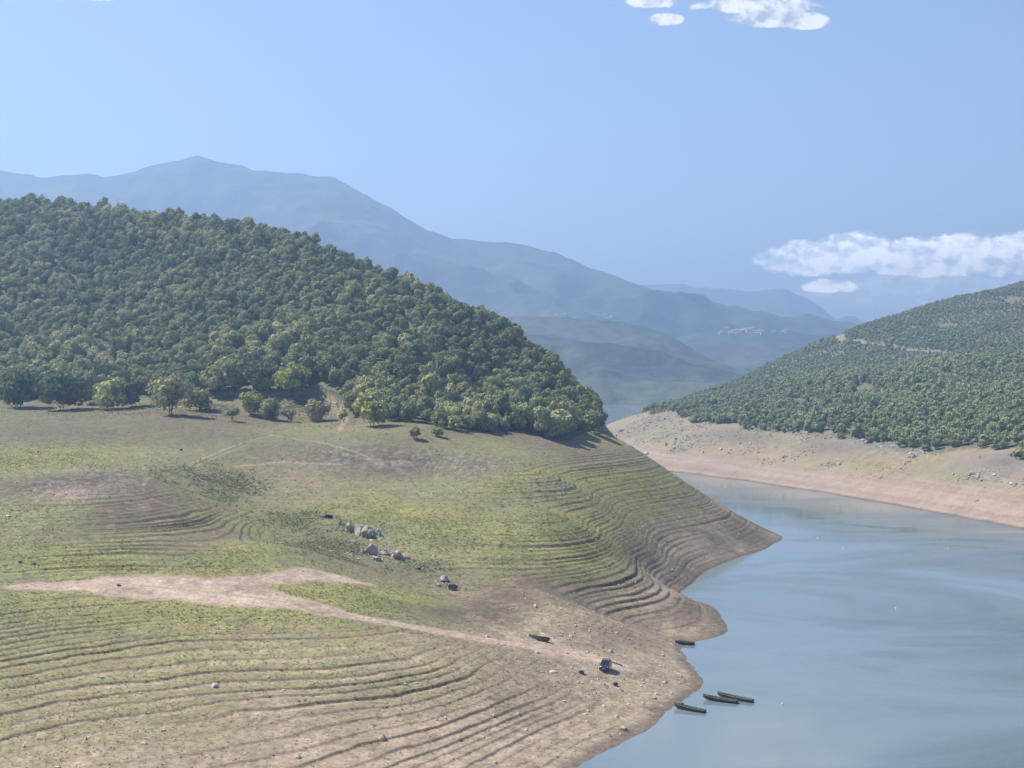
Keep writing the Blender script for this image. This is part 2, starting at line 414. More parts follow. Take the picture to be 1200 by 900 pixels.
rut = np.abs(np.abs(RUT.dist(X, Y) + .25 * n5) - .75)
C = mixc(C, PALE * 1.12, sstep(.34, .12, rut) * (.45 + .5 * n5))
C = mixc(C, OLIVE, sstep(.5, .2, np.abs(RUT.dist(X, Y) + .25 * n5)) * np.clip(.15 + .9 * n5 + .4 * n1, 0, .6))
for L in SLOPE_TRACKS: C = mixc(C, c3(.26,.205,.135), sstep(.25, -.25, L.dist(X, Y) + .3 * n1 + .25 * n5) * .5)
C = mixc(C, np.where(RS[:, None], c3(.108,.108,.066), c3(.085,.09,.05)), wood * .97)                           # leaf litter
C = mixc(C, c3(.19,.165,.125), sstep(1, -1, ROAD.dist(X, Y) + .8 * n5))
wet = sstep(.55, .08, Z + .12 * n5)
C = mixc(C, WETS, wet * .8)
C *= (1 + .20 * n1 + .20 * n0 + .10 * n5)[:, None]
C = np.clip(C * np.where(RS, 1.18, 1.36)[:, None], .02, .8)

gm, nt, bsdf = new_mat('earth_and_turf')
at = N(nt, 'ShaderNodeAttribute', attribute_name='tint')
geo = N(nt, 'ShaderNodeNewGeometry')
nz = N(nt, 'ShaderNodeTexNoise', i_Scale=2.6, i_Detail=5.0, i_Roughness=.7)
nt.links.new(geo.outputs['Position'], nz.inputs['Vector'])
mp = N(nt, 'ShaderNodeMapRange', i_1=.3, i_2=.7, i_3=.68, i_4=1.32)
nt.links.new(nz.outputs['Fac'], mp.inputs[0])
mx = N(nt, 'ShaderNodeMix', data_type='RGBA', blend_type='MULTIPLY'); mx.inputs[0].default_value = 1
nt.links.new(at.outputs['Color'], mx.inputs[6]); nt.links.new(mp.outputs[0], mx.inputs[7])
nt.links.new(mx.outputs[2], bsdf.inputs['Base Color'])
bsdf.inputs['Roughness'].default_value = .95
bsdf.inputs['Specular IOR Level'].default_value = .12
bp = N(nt, 'ShaderNodeBump', i_Strength=.7, i_Distance=.12)
nt.links.new(nz.outputs['Fac'], bp.inputs['Height']); nt.links.new(bp.outputs[0], bsdf.inputs['Normal'])
GROUND_MAT = gm

nr, nc = sh
idx = np.arange(nr * nc, dtype=np.int32).reshape(nr, nc)
quads = np.stack([idx[:-1, :-1], idx[:-1, 1:], idx[1:, 1:], idx[1:, :-1]], -1).reshape(-1, 4)
VV = np.stack([X, Y, Z], -1)
fz = VV[quads].mean(1)
keep = fz[:, 2] > -3.0
cls = np.zeros(len(quads), np.int8)
q0 = quads[:, 0]
cls[RS[q0]] = 3
cls[FR[q0]] = 2
cls[FL[q0]] = 1
cls[(on_track[q0] < .05) & ~RS[q0]] = 4
cls[(Z0[q0] < -1.0)] = 5
def part_sheet(code, name, label, cat):
    f = quads[(cls == code)]
    uq, inv = np.unique(f, return_inverse=True)
    me = mesh_np(name, VV[uq], inv.reshape(f.shape).astype(np.int32))
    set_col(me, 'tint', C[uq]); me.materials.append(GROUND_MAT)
    return tag(link(bpy.data.objects.new(name, me)), label, cat, kind='structure')
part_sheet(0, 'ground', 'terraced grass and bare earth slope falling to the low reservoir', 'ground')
part_sheet(1, 'hill', 'steep rounded hill on the left under dense forest', 'hill')
part_sheet(2, 'hill', 'long wooded hill across the water on the right', 'hill')
part_sheet(3, 'shore', 'bare pinkish rocky bank across the water below the woods', 'shore')
part_sheet(4, 'dirt_track', 'pinkish bare dirt track crossing the grass towards the parked car', 'path')
part_sheet(5, 'lake_bed', 'muddy bed under the reservoir water', 'lake bed')

# exact height lookup on the finished sheet
ZG = Z.reshape(sh)
def gz(x, y):
    j = np.clip(np.interp(y, rows, np.arange(nr)), 0, nr - 1.001); i = np.clip(np.interp(np.asarray(x) / (np.asarray(y) + 20), us, np.arange(nc)), 0, nc - 1.001)
    i0 = np.asarray(i).astype(int); j0 = np.asarray(j).astype(int); fi = i - i0; fj = j - j0
    return (ZG[j0, i0] * (1 - fi) + ZG[j0, i0 + 1] * fi) * (1 - fj) + (ZG[j0 + 1, i0] * (1 - fi) + ZG[j0 + 1, i0 + 1] * fi) * fj
def spot(px, py, y0=120.0):
    dx, dz = ray(px, py)
    Yv = np.arange(y0, 1650, .25)
    d = (EYE + dz * Yv) - np.maximum(gz(dx * Yv, Yv), 0)
    k = int(np.argmax(d < 0))
    x, y = float(dx * Yv[k]), float(Yv[k])
    return x, y, float(gz(x, y))

# ================================================================== FAR HILLS
def hill_mat(name, a, b, c, sc):
    m, nt, bs = new_mat(name)
    at = N(nt, 'ShaderNodeAttribute', attribute_name='tint')
    geo = N(nt, 'ShaderNodeNewGeometry')
    nz = N(nt, 'ShaderNodeTexNoise', i_Scale=sc, i_Detail=8.0, i_Roughness=.68)
    nt.links.new(geo.outputs['Position'], nz.inputs['Vector'])
    mp = N(nt, 'ShaderNodeMapRange', i_1=.3, i_2=.7, i_3=.55, i_4=1.45); nt.links.new(nz.outputs['Fac'], mp.inputs[0])
    mx = N(nt, 'ShaderNodeMix', data_type='RGBA', blend_type='MULTIPLY'); mx.inputs[0].default_value = 1
    nt.links.new(at.outputs['Color'], mx.inputs[6]); nt.links.new(mp.outputs[0], mx.inputs[7])
    nt.links.new(mx.outputs[2], bs.inputs['Base Color'])
    bs.inputs['Roughness'].default_value = 1; bs.inputs['Specular IOR Level'].default_value = .05
    bp = N(nt, 'ShaderNodeBump', i_Strength=1.0, i_Distance=6.0); nt.links.new(nz.outputs['Fac'], bp.inputs['Height']); nt.links.new(bp.outputs[0], bs.inputs['Normal'])
    return m

def far_hill(name, label, cat, skyline, Yr, front, back, u0, u1, nu, ny, rough, wl, colours, seed, scale):
    """a ridge whose crest stands Yr metres off, with spurs and gullies on its flanks"""
    s = np.array(skyline, float)
    yr = np.array([p[2] if len(p) > 2 else Yr for p in skyline], float)
    us_ = (s[:, 0] - CX) / F
    zr = np.array([at_depth(p[0], p[1], y)[2] for p, y in zip(skyline, yr)])
    u = np.linspace(u0, u1, nu)
    t = np.concatenate([np.linspace(-1, 0, ny), np.linspace(0, 1, ny // 3)[1:]])
    Ug, T = np.meshgrid(u, t)
    crest = np.interp(Ug, us_, zr); ycr = np.interp(Ug, us_, yr)
    Yg = ycr + np.where(T < 0, T * front, T * back)
    Xg = Ug * ycr + Ug * (Yg - ycr) * .5
    fall = np.where(T < 0, (1 - np.abs(T)) ** 1.2, np.cos(T * math.pi / 2) ** 1.4)
    rid = 1 - np.abs(fbm(Xg, Yg * .55, wl, 5, seed))
    nse = fbm(Xg, Yg, wl * .45, 6, seed + 9)
    Zg = (crest + 12) * fall - 12
    k = np.sin(np.clip(-T, 0, 1) * math.pi) ** .8
    Zg = Zg + np.where(T < 0, k * rough * ((rid - .72) * 1.4 + .4 * nse), 0) + rough * .035 * fbm(Xg, Yg, wl * .05, 3, seed + 3) * (fall > .2)
    Xr, Yr_, Zr = Xg.ravel(), Yg.ravel(), Zg.ravel()
    m = np.clip(.5 + 1.3 * fbm(Xr, Yr_, wl * .5, 5, seed + 5) + .0005 * Zr, 0, 1)[:, None]
    Cc = lerp(np.array(colours[0]), np.array(colours[1]), m)
    m2 = np.clip(2.2 * fbm(Xr, Yr_, wl * .35, 5, seed + 7) - .75, 0, 1)[:, None]
    Cc = lerp(Cc, np.array(colours[2]), m2)
    h, w = Ug.shape
    ii = np.arange(h * w).reshape(h, w)
    f = np.stack([ii[:-1, :-1], ii[:-1, 1:], ii[1:, 1:], ii[1:, :-1]], -1).reshape(-1, 4)
    me = mesh_np(name, np.stack([Xr, Yr_, Zr], -1), f); set_col(me, 'tint', Cc)
    me.materials.append(hill_mat(name, 0, 0, 0, scale))
    o = tag(link(bpy.data.objects.new(name, me)), label, cat, kind='structure')
    def surf(px, py):
        a, b = project(Xr, Yr_, Zr)
        k = np.argmin((a - px) ** 2 + (b - py) ** 2 + 1e-5 * Yr_); return Xr[k], Yr_[k], Zr[k]
    return o, surf
FOR1, FOR2, BARE = (.034,.050,.036), (.062,.078,.048), (.26,.22,.14)
_, s1 = far_hill('hill', 'low rounded blue green hill beyond the gap between the wooded banks', 'hill',
    [(300,395),(450,385),(560,374),(610,370),(660,372),(700,375),(740,379),(770,388),(800,402),(830,420),(860,438),(900,462),(950,490),(1000,505)], 2500, 900, 400, -.25, .28, 420, 150, 65, 460, ((.038,.055,.036), (.075,.092,.055), (.10,.10,.065)), 101, .03)
_, s2 = far_hill('hill', 'distant hazy hill topped by a pale village', 'hill',
    [(640,432),(720,415),(780,400),(820,390),(850,386),(890,384),(930,389),(970,396),(1050,400),(1150,410)], 3300, 800, 600, .0, .36, 380, 110, 60, 500, (FOR1, FOR2, (.13,.12,.08)), 131, .02)
_, s3 = far_hill('mountain', 'broad blue mountain with a rounded summit rising behind the left hill', 'mountain',
    [(-420,235),(-200,205),(-60,190),(0,199),(45,208),(100,204),(130,207),(160,200),(190,191),(212,187),(232,184),(256,190),(280,195),(305,199),(340,203),(390,207),(405,214),(425,227),(460,245),(500,268),(530,280),(565,282),(600,285),(650,297),(700,317),(750,335),(800,352),(850,363),(900,374),(950,383),(1010,395),(1100,415),(1250,430)], 4400, 1500, 1300, -.62, .4, 760, 220, 190, 900, (FOR1, FOR2, (.11,.105,.07)), 151, .008)
_, s4 = far_hill('mountain', 'farthest pale blue jagged range beside the big mountain', 'mountain',
    [(600,352),(700,340),(765,333),(800,333),(818,338),(840,337),(862,340),(885,342),(900,340),(916,337),(930,344),(948,351),(962,360),(972,370),(980,375),(990,371),(1000,370),(1012,377),(1050,385),(1150,395),(1300,400),(1450,410)], 7300, 1300, 1300, .0, .48, 420, 80, 180, 1000, (FOR1, FOR2, (.11,.105,.07)), 181, .005)

# ================================================================== WATER
wm, nt, bs = new_mat('reservoir_water')
geo = N(nt, 'ShaderNodeNewGeometry')
mpg = N(nt, 'ShaderNodeMapping'); mpg.inputs['Scale'].default_value = (.013, .023, 1); mpg.inputs['Rotation'].default_value = (0, 0, R(24))
nt.links.new(geo.outputs['Position'], mpg.inputs['Vector'])
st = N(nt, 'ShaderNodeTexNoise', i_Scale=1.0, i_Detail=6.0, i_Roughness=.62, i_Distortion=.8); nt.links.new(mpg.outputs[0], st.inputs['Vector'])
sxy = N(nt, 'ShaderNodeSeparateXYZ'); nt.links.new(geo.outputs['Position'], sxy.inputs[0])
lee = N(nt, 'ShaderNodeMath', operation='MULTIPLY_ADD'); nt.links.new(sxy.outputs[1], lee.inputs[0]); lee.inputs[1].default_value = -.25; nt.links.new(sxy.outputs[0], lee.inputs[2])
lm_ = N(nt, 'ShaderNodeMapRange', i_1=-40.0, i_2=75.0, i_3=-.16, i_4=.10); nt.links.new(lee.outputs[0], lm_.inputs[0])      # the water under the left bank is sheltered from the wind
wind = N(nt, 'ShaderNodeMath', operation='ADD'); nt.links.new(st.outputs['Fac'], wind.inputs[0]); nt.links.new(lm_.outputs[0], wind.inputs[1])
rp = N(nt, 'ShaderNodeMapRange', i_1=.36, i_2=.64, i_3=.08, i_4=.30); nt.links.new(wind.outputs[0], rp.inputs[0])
nt.links.new(rp.outputs[0], bs.inputs['Roughness'])

bs.inputs['IOR'].default_value = 1.33
r1 = N(nt, 'ShaderNodeTexNoise', i_Scale=.9, i_Detail=6.0, i_Roughness=.65); nt.links.new(geo.outputs['Position'], r1.inputs['Vector'])
sky_sheen = N(nt, 'ShaderNodeMapRange', i_1=.30, i_2=.68, i_3=1.0, i_4=0.0); nt.links.new(wind.outputs[0], sky_sheen.inputs[0])  # calm water gets a paler base colour, standing in for bright sky reflection
wc = N(nt, 'ShaderNodeMix', data_type='RGBA'); wc.inputs[6].default_value = (.072, .112, .122, 1); wc.inputs[7].default_value = (.138, .175, .182, 1); nt.links.new(sky_sheen.outputs[0], wc.inputs[0]); nt.links.new(wc.outputs[2], bs.inputs['Base Color'])
sp = N(nt, 'ShaderNodeMapRange', i_1=.36, i_2=.66, i_3=.01, i_4=.7); nt.links.new(wind.outputs[0], sp.inputs[0])
bp = N(nt, 'ShaderNodeBump', i_Distance=.25); nt.links.new(r1.outputs['Fac'], bp.inputs['Height']); nt.links.new(sp.outputs[0], bp.inputs['Strength'])
nt.links.new(bp.outputs[0], bs.inputs['Normal'])
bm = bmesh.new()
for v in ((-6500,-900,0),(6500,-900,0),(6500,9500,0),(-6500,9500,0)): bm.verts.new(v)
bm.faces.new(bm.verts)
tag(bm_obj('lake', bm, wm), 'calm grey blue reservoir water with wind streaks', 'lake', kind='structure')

# ================================================================== TREES
def leaf_mat(name, dark, mid, light, nscale=.03, trans=.2):
    m, nt, bs = new_mat(name)
    nt.nodes.remove(bs)
    out = nt.nodes['Material Output']
    oi = N(nt, 'ShaderNodeObjectInfo')
    nz = N(nt, 'ShaderNodeTexNoise', i_Scale=nscale, i_Detail=3.0); nt.links.new(oi.outputs['Location'], nz.inputs['Vector'])
    ad = N(nt, 'ShaderNodeMath', operation='MULTIPLY_ADD'); nt.links.new(oi.outputs['Random'], ad.inputs[0]); ad.inputs[1].default_value = .62
    sb = N(nt, 'ShaderNodeMapRange', i_1=.3, i_2=.7, i_3=-.12, i_4=.5); nt.links.new(nz.outputs['Fac'], sb.inputs[0]); nt.links.new(sb.outputs[0], ad.inputs[2])
    cr = N(nt, 'ShaderNodeValToRGB'); nt.links.new(ad.outputs[0], cr.inputs[0])
    e = cr.color_ramp.elements
    e[0].position = .05; e[0].color = (*dark, 1); e[1].position = .95; e[1].color = (*light, 1)
    k = e.new(.55); k.color = (*mid, 1)
    at = N(nt, 'ShaderNodeAttribute', attribute_name='tint')
    mx = N(nt, 'ShaderNodeMix', data_type='RGBA', blend_type='MULTIPLY'); mx.inputs[0].default_value = 1
    nt.links.new(cr.outputs[0], mx.inputs[6]); nt.links.new(at.outputs['Color'], mx.inputs[7])
    df = N(nt, 'ShaderNodeBsdfDiffuse'); tr_ = N(nt, 'ShaderNodeBsdfTranslucent'); ms = N(nt, 'ShaderNodeMixShader', i_0=trans)
    nt.links.new(mx.outputs[2], df.inputs[0]); nt.links.new(mx.outputs[2], tr_.inputs[0])
    nt.links.new(df.outputs[0], ms.inputs[1]); nt.links.new(tr_.outputs[0], ms.inputs[2]); nt.links.new(ms.outputs[0], out.inputs[0])
    return m
LEAF = leaf_mat('oak_foliage', (.130,.160,.080), (.245,.270,.130), (.38,.375,.185))
LEAF_R = leaf_mat('scrub_foliage', (.205,.245,.122), (.235,.270,.132), (.265,.290,.145), .012)
LEAF_Y = leaf_mat('yellow_green_foliage', (.28,.30,.10), (.31,.33,.11), (.36,.37,.13))
LEAF_O = leaf_mat('olive_foliage', (.25,.255,.13), (.29,.285,.145), (.32,.31,.155))
LEAF_D = leaf_mat('dark_green_foliage', (.085,.115,.050), (.11,.14,.06), (.13,.16,.07))
BARK = simple_mat('bark', (.07,.055,.042), .95, scale=9, bump=.02)

ICO = bmesh.new(); bmesh.ops.create_icosphere(ICO, subdivisions=1, radius=1)
ICO_V = np.array([v.co[:] for v in ICO.verts]); ICO_F = np.array([[v.index for v in f.verts] for f in ICO.faces]); ICO.free()

def crown_mesh(name, rng, h, w, low, blobs, leaves, size, core=.8, flat=1.0):
    """foliage: leaf sprays over several uneven clumps; h top height, w width, low height of the lowest foliage"""
    V, Fc, T = [], [], []
    n = 0
    ctr = []
    for b in range(blobs):
        if b == 0: c = np.array([0, 0, low + (h - low) * .56]); r = w * .38
        else:
            a = b * 2.4 + rng.uniform(-.5, .5); lv = rng.uniform(.05, 1)
            rad = w * .5 * (math.sin(math.pi * (.22 + .66 * lv)) ** .8) * rng.uniform(.45, .8)
            c = np.array([math.cos(a) * rad, math.sin(a) * rad, low + (h - low) * (.16 + .66 * lv)])
            r = w * rng.uniform(.17, .27)
        ctr.append((c, r))
    for c, r in ctr:
        sc = np.array([1, 1, rng.uniform(.75, 1.05) * flat])
        if core:
            v = ICO_V * (1 + rng.uniform(-.18, .18, (len(ICO_V), 1))) * r * core * sc + c
            V.append(v); Fc.append(np.c_[ICO_F, ICO_F[:, 2]] + n); T.append(np.full(len(v), .95)); n += len(v)
        d = rng.normal(size=(leaves, 3)); d /= np.linalg.norm(d, axis=1)[:, None]
        p = c + d * r * sc * rng.uniform(.72, 1.16, (leaves, 1))
        nrm = d + rng.normal(scale=.36, size=d.shape); nrm /= np.linalg.norm(nrm, axis=1)[:, None]
        t = np.cross(nrm, rng.normal(size=d.shape)); t /= np.linalg.norm(t, axis=1)[:, None]
        b2 = np.cross(nrm, t)
        s = size * rng.uniform(.6, 1.35, (leaves, 1))
        for k, (i, j) in enumerate(((-1, -.35), (.1, -.8), (1, .3), (-.15, .85))):
            pass
        q4 = np.stack([p - t * s - b2 * s * .35, p + t * s * .1 - b2 * s * .8, p + t * s + b2 * s * .3, p - t * s * .15 + b2 * s * .85], 1).reshape(-1, 3)
        V.append(q4); Fc.append(np.arange(leaves * 4).reshape(-1, 4) + n); n += leaves * 4
        T.append(np.repeat(rng.uniform(.80, 1.38, leaves), 4))
    V = np.concatenate(V); Fc = np.concatenate(Fc); T = np.concatenate(T)
    me = bpy.data.meshes.new(name)
    faces = [tuple(f[:3]) if f[2] == f[3] else tuple(f) for f in Fc.tolist()]
    me.from_pydata(V.tolist(), [], faces); me.update()
    set_col(me, 'tint', np.repeat(T[:, None], 3, 1))
    return me, ctr

def trunk_mesh(name, rng, ctr, low, stems=1, r=.13):
    bm = bmesh.new()
    for s in range(stems):
        a = s * 2.3 + rng.uniform(0, 1); off = 0 if stems == 1 else .18
        base = Vector((math.cos(a) * off, math.sin(a) * off, -.45))
        mid = Vector((math.cos(a) * off * 3, math.sin(a) * off * 3, low + .35))
        add_tube(bm, base, mid, r, r * .72, 7)
        for c, rr in ctr[s::stems]:
            add_tube(bm, mid, Vector(c) * .92, r * .5, r * .16, 5)
    me = bpy.data.meshes.new(name); bm.to_mesh(me); bm.free(); me.materials.append(BARK)
    return me

VARS = []
for k in range(7):
    rg = np.random.default_rng(200 + k)
    h = (6.6, 6.2, 7.4, 5.6, 7.0, 6.0, 6.6)[k]; w = (5.4, 5.8, 5.2, 5.2, 6.0, 4.8, 5.6)[k]
    me, ctr = crown_mesh('crown', rg, h, w, .9, 9 + k % 4, 105, .33)
    me.materials.append(LEAF)
    VARS.append((me, trunk_mesh('trunk', rg, ctr, .9, 1, .14)))
FARV = []
for k in range(5):
    rg = np.random.default_rng(300 + k)
    me, ctr = crown_mesh('scrub_tree', rg, 4.9 + .5 * (k % 3), 5.0 + .3 * (k % 2), .3, 7, 30, .52)
    me.materials.append(LEAF_R); FARV.append(me)

def scatter(x0, x1, y0, y1, sp):
    gx, gy = np.meshgrid(np.arange(x0, x1, sp), np.arange(y0, y1, sp))
    return (gx + RNG.uniform(-.46, .46, gx.shape) * sp).ravel(), (gy + RNG.uniform(-.46, .46, gy.shape) * sp).ravel()

# ---- left hill
tx, ty = scatter(-420, 60, 340, 900, 3.65)
tz = gz(tx, ty)
m = forest_l(tx, ty, hz(tx, ty)) & (np.abs(tx / ty) < .5) & (RNG.uniform(size=len(tx)) < .95)
path = Line([(385,470),(398,480),(405,492)], 1.2).dist(tx, ty)
m &= path > 0
tx, ty, tz = tx[m], ty[m], tz[m]
crestY = np.interp(tx / ty, [(p[0] - CX) / F for p in DEPTH[:12]][::1] if False else [-.52,-.35,-.2,-.13,-.05,0,.035,.058,.2], [740,700,680,620,570,540,505,480,470])
m = ty < crestY + 70
tx, ty, tz = tx[m], ty[m], tz[m]
tsc = (.46 + .82 * RNG.beta(1.1, 3.2, len(tx))) * lerp(1.34, 1.0, sstep(5, 45, ty - np.interp(tx / ty, tlu, tlY))) * (1 + .22 * vnoise(tx / 30, ty / 30, 15)); tz3 = RNG.uniform(.80, 1.25, len(tx)); tlt = RNG.normal(0, .13, (len(tx), 2)); trot = RNG.uniform(0, 6.28, len(tx)); tv = RNG.integers(0, len(VARS), len(tx))
# the 300 whose crowns show largest: front to back over a coarse picture grid
S = 3
buf = np.zeros((900 // S, 1200 // S), bool); seen = np.zeros(len(tx))
for i in np.argsort(ty):
    px, py = project(tx[i], ty[i], tz[i] + 3.2 * tsc[i]); rr_ = 2.8 * tsc[i] * F / ty[i]
    a0, a1, b0, b1 = int((px - rr_ * .85) / S), int((px + rr_ * .85) / S) + 1, int((py - rr_ * .95) / S), int((py + rr_) / S) + 1
    a0, b0 = max(a0, 0), max(b0, 0)
    if a1 <= 0 or b1 <= 0 or a0 >= buf.shape[1] or b0 >= buf.shape[0]: continue
    w_ = buf[b0:b1, a0:a1]; seen[i] = (~w_).sum(); w_[:] = True
pick = np.argsort(-seen)[:284]
pick_set = np.zeros(len(tx), bool); pick_set[pick] = True
lab = {}
for i in pick:
    px, py = project(tx[i], ty[i], tz[i])
    u = tx[i] / ty[i]
    edge = ty[i] - np.interp(u, tlu, tlY)
    if px > 430:
        l = ('green broadleaf tree on the forest edge above the steep headland slope' if edge < 9 else 'green broadleaf tree in the forest just above the headland, behind the edge row')
    else:
        l = ('green broadleaf tree in the front row of forest facing the grass field' if edge < 12 else 'green broadleaf tree low in the left hill forest, behind its front row')
    root = empty('broadleaf_tree', (tx[i], ty[i], tz[i]), trot[i], tsc[i])
    root.scale = (tsc[i], tsc[i], tsc[i] * tz3[i]); root.rotation_euler = (tlt[i, 0], tlt[i, 1], trot[i])
    tag(root, l, 'tree', 'trees of the left hill forest')
    cm, tm = VARS[tv[i]]
    link(bpy.data.objects.new('crown', cm), root); link(bpy.data.objects.new('trunk', tm), root)

def instance_stuff(name, label, cat, P, rot, scl, var, meshes):
    """one object that scatters copies of a few source meshes on its points"""
    hidden = bpy.data.collections.new(name + '_sources')
    for k, me in enumerate(meshes):
        hidden.objects.link(bpy.data.objects.new('%s_source_%d' % (name, k), me))
    me = bpy.data.meshes.new(name); me.vertices.add(len(P)); me.vertices.foreach_set('co', np.ascontiguousarray(P, np.float32).ravel())
    for nm, typ, arr in (('turn', 'FLOAT', rot), ('size', 'FLOAT_VECTOR', scl), ('which', 'INT', var)):
        a = me.attributes.new(nm, typ, 'POINT'); a.data.foreach_set('vector' if 'VEC' in typ else 'value', np.ascontiguousarray(arr, np.int32 if typ == 'INT' else np.float32).ravel())
    me.update()
    o = link(bpy.data.objects.new(name, me))
    ng = bpy.data.node_groups.new(name + '_scatter', 'GeometryNodeTree')
    ng.interface.new_socket('Geometry', in_out='INPUT', socket_type='NodeSocketGeometry'); ng.interface.new_socket('Geometry', in_out='OUTPUT', socket_type='NodeSocketGeometry')
    gi, go = ng.nodes.new('NodeGroupInput'), ng.nodes.new('NodeGroupOutput')
    iop = ng.nodes.new('GeometryNodeInstanceOnPoints'); ci = ng.nodes.new('GeometryNodeCollectionInfo')
    ci.inputs['Collection'].default_value = hidden; ci.inputs['Separate Children'].default_value = True; ci.inputs['Reset Children'].default_value = True
    def attr(nm, t):
        a = ng.nodes.new('GeometryNodeInputNamedAttribute'); a.data_type = t; a.inputs['Name'].default_value = nm; return a.outputs['Attribute']
    cmb = ng.nodes.new('ShaderNodeCombineXYZ'); L = ng.links
    L.new(attr('turn', 'FLOAT'), cmb.inputs[2])
    e2r = ng.nodes.new('FunctionNodeEulerToRotation'); L.new(cmb.outputs[0], e2r.inputs[0])
    L.new(gi.outputs[0], iop.inputs['Points']); L.new(ci.outputs[0], iop.inputs['Instance']); iop.inputs['Pick Instance'].default_value = True
    L.new(attr('which', 'INT'), iop.inputs['Instance Index']); L.new(e2r.outputs[0], iop.inputs['Rotation']); L.new(attr('size', 'FLOAT_VECTOR'), iop.inputs['Scale'])
    L.new(iop.outputs[0], go.inputs[0])
    md = o.modifiers.new('scatter', 'NODES'); md.node_group = ng
    return tag(o, label, cat, kind='stuff')

r_ = ~pick_set
instance_stuff('forest', 'dense mass of trees covering the left hill up to its crest', 'forest', np.stack([tx, ty, tz], -1)[r_], trot[r_], np.stack([tsc, tsc, tsc * tz3], -1)[r_], tv[r_], [v[0] for v in VARS])

# ---- across the water
ax, ay = scatter(60, 900, 400, 1640, 3.15)
az = gz(ax, ay)
m = forest_r(ax, ay, hz(ax, ay)) & (np.abs(ax / ay) < .5)
rd = ROAD.dist(ax, ay)
m &= (rd > 1)
for bx, by, bw, bh in ((1012,455,16,7),(940,472,14,5),(1185,352,10,5),(1110,380,16,3),(990,400,12,2)):
    m &= blob(ax, ay, bx, by, bw, bh) < .45 + .3 * vnoise(ax / 5, ay / 5, 3)
m &= RNG.uniform(size=len(ax)) < np.clip(lerp(.80, .97, sstep(800, 950, ay)) + .3 * vnoise(ax / 40, ay / 40, 33), 0, 1)
ax, ay, az = ax[m], ay[m], az[m]
asc = RNG.uniform(.62, 1.2, len(ax)) * (1 + .3 * vnoise(ax / 35, ay / 35, 19)) * lerp(.80, .44, sstep(800, 980, ay))
instance_stuff('woodland', 'dense green woodland covering the long slope across the water', 'forest', np.stack([ax, ay, az], -1), RNG.uniform(0, 6.28, len(ax)), np.stack([asc, asc, asc * RNG.uniform(.8, 1.25, len(ax))], -1), RNG.integers(0, len(FARV), len(ax)), FARV)

# ---- shrubs and trees along the field edge: x, y of the foot, width and height in the photo, material, stems, wording
SHRUBS = [
 (72,481,48,46,LEAF_D,2,'bush','broad dark green bush, leftmost of those along the field edge'),
 (22,478,44,44,LEAF_D,2,'bush','big dark bush at the left rim of the photo below the forest'),
 (128,480,36,40,LEAF_Y,2,'bush','yellow green bushy tree beside a dark round bush at the field edge'),
 (155,477,28,34,LEAF_D,1,'bush','dark rounded bush between the yellow green bush and the lone tree'),
 (200,487,48,44,LEAF_O,2,'tree','lone pale olive tree with bare forked trunk and clear shadow'),
 (232,481,30,28,LEAF_O,2,'bush','olive bush just right of the lone fork-trunked tree'),
 (272,494,17,22,LEAF_O,1,'bush','small thin olive bush standing forward on the field edge'),
 (297,487,28,30,LEAF_Y,3,'bush','yellowish bush touching a shorter one in the middle of the field edge'),
 (316,492,24,26,LEAF_O,3,'bush','short olive bush leaning against the taller yellowish bush'),
 (339,494,17,15,LEAF_O,2,'bush','lowest olive bush on the field edge, with a small shadow'),
 (372,494,28,24,LEAF_O,3,'bush','fan shaped olive bush left of the sandy path end'),
 (403,496,11,20,LEAF_Y,1,'bush','narrow yellow bush standing on the sandy path'),
 (436,499,38,38,LEAF_Y,2,'tree','bright yellow green tree at the forest corner beside the sandy path'),
 (487,515,15,15,LEAF_O,2,'bush','small pale bush on the grass below the forest corner'),
 (513,512,14,11,LEAF_O,2,'bush','tiny pale bush close under the forest edge on the slope'),
 (600,503,20,22,LEAF_O,2,'bush','pale bush in front of the dark forest edge above the headland'),
 (652,504,26,34,LEAF_O,2,'tree','pale olive tree at the forest edge near the headland tip'),
 (342,464,38,44,LEAF_Y,1,'tree','light green tree standing out in the front row behind the bushes'),
 (255,462,34,32,LEAF_O,2,'bush','olive bush in front of the forest above the gap of dry scrub'),
]
for k, (px, py, w, h, lm, stems, cat, label) in enumerate(SHRUBS):
    x, y, z = spot(px, py, 250)
    s = y / F
    W, H = w * s, h * s
    rg = np.random.default_rng(500 + k)
    lowf = .30 if k == 4 else .03
    me, ctr = crown_mesh('crown', rg, H, W * 1.1, H * lowf, 10 if w > 20 else 7, 110 if w > 20 else 60, max(.2, W * .055), core=.62 if k in (4,) else .72)
    me.materials.append(lm)
    root = empty('broadleaf_tree' if cat == 'tree' else 'bush', (x, y, z), 0)
    tag(root, label, cat, 'bushes and small trees along the field edge')
    link(bpy.data.objects.new('crown', me), root)
    link(bpy.data.objects.new('trunk', trunk_mesh('trunk', rg, ctr, H * lowf, stems, .11 if k != 4 else .16)), root)

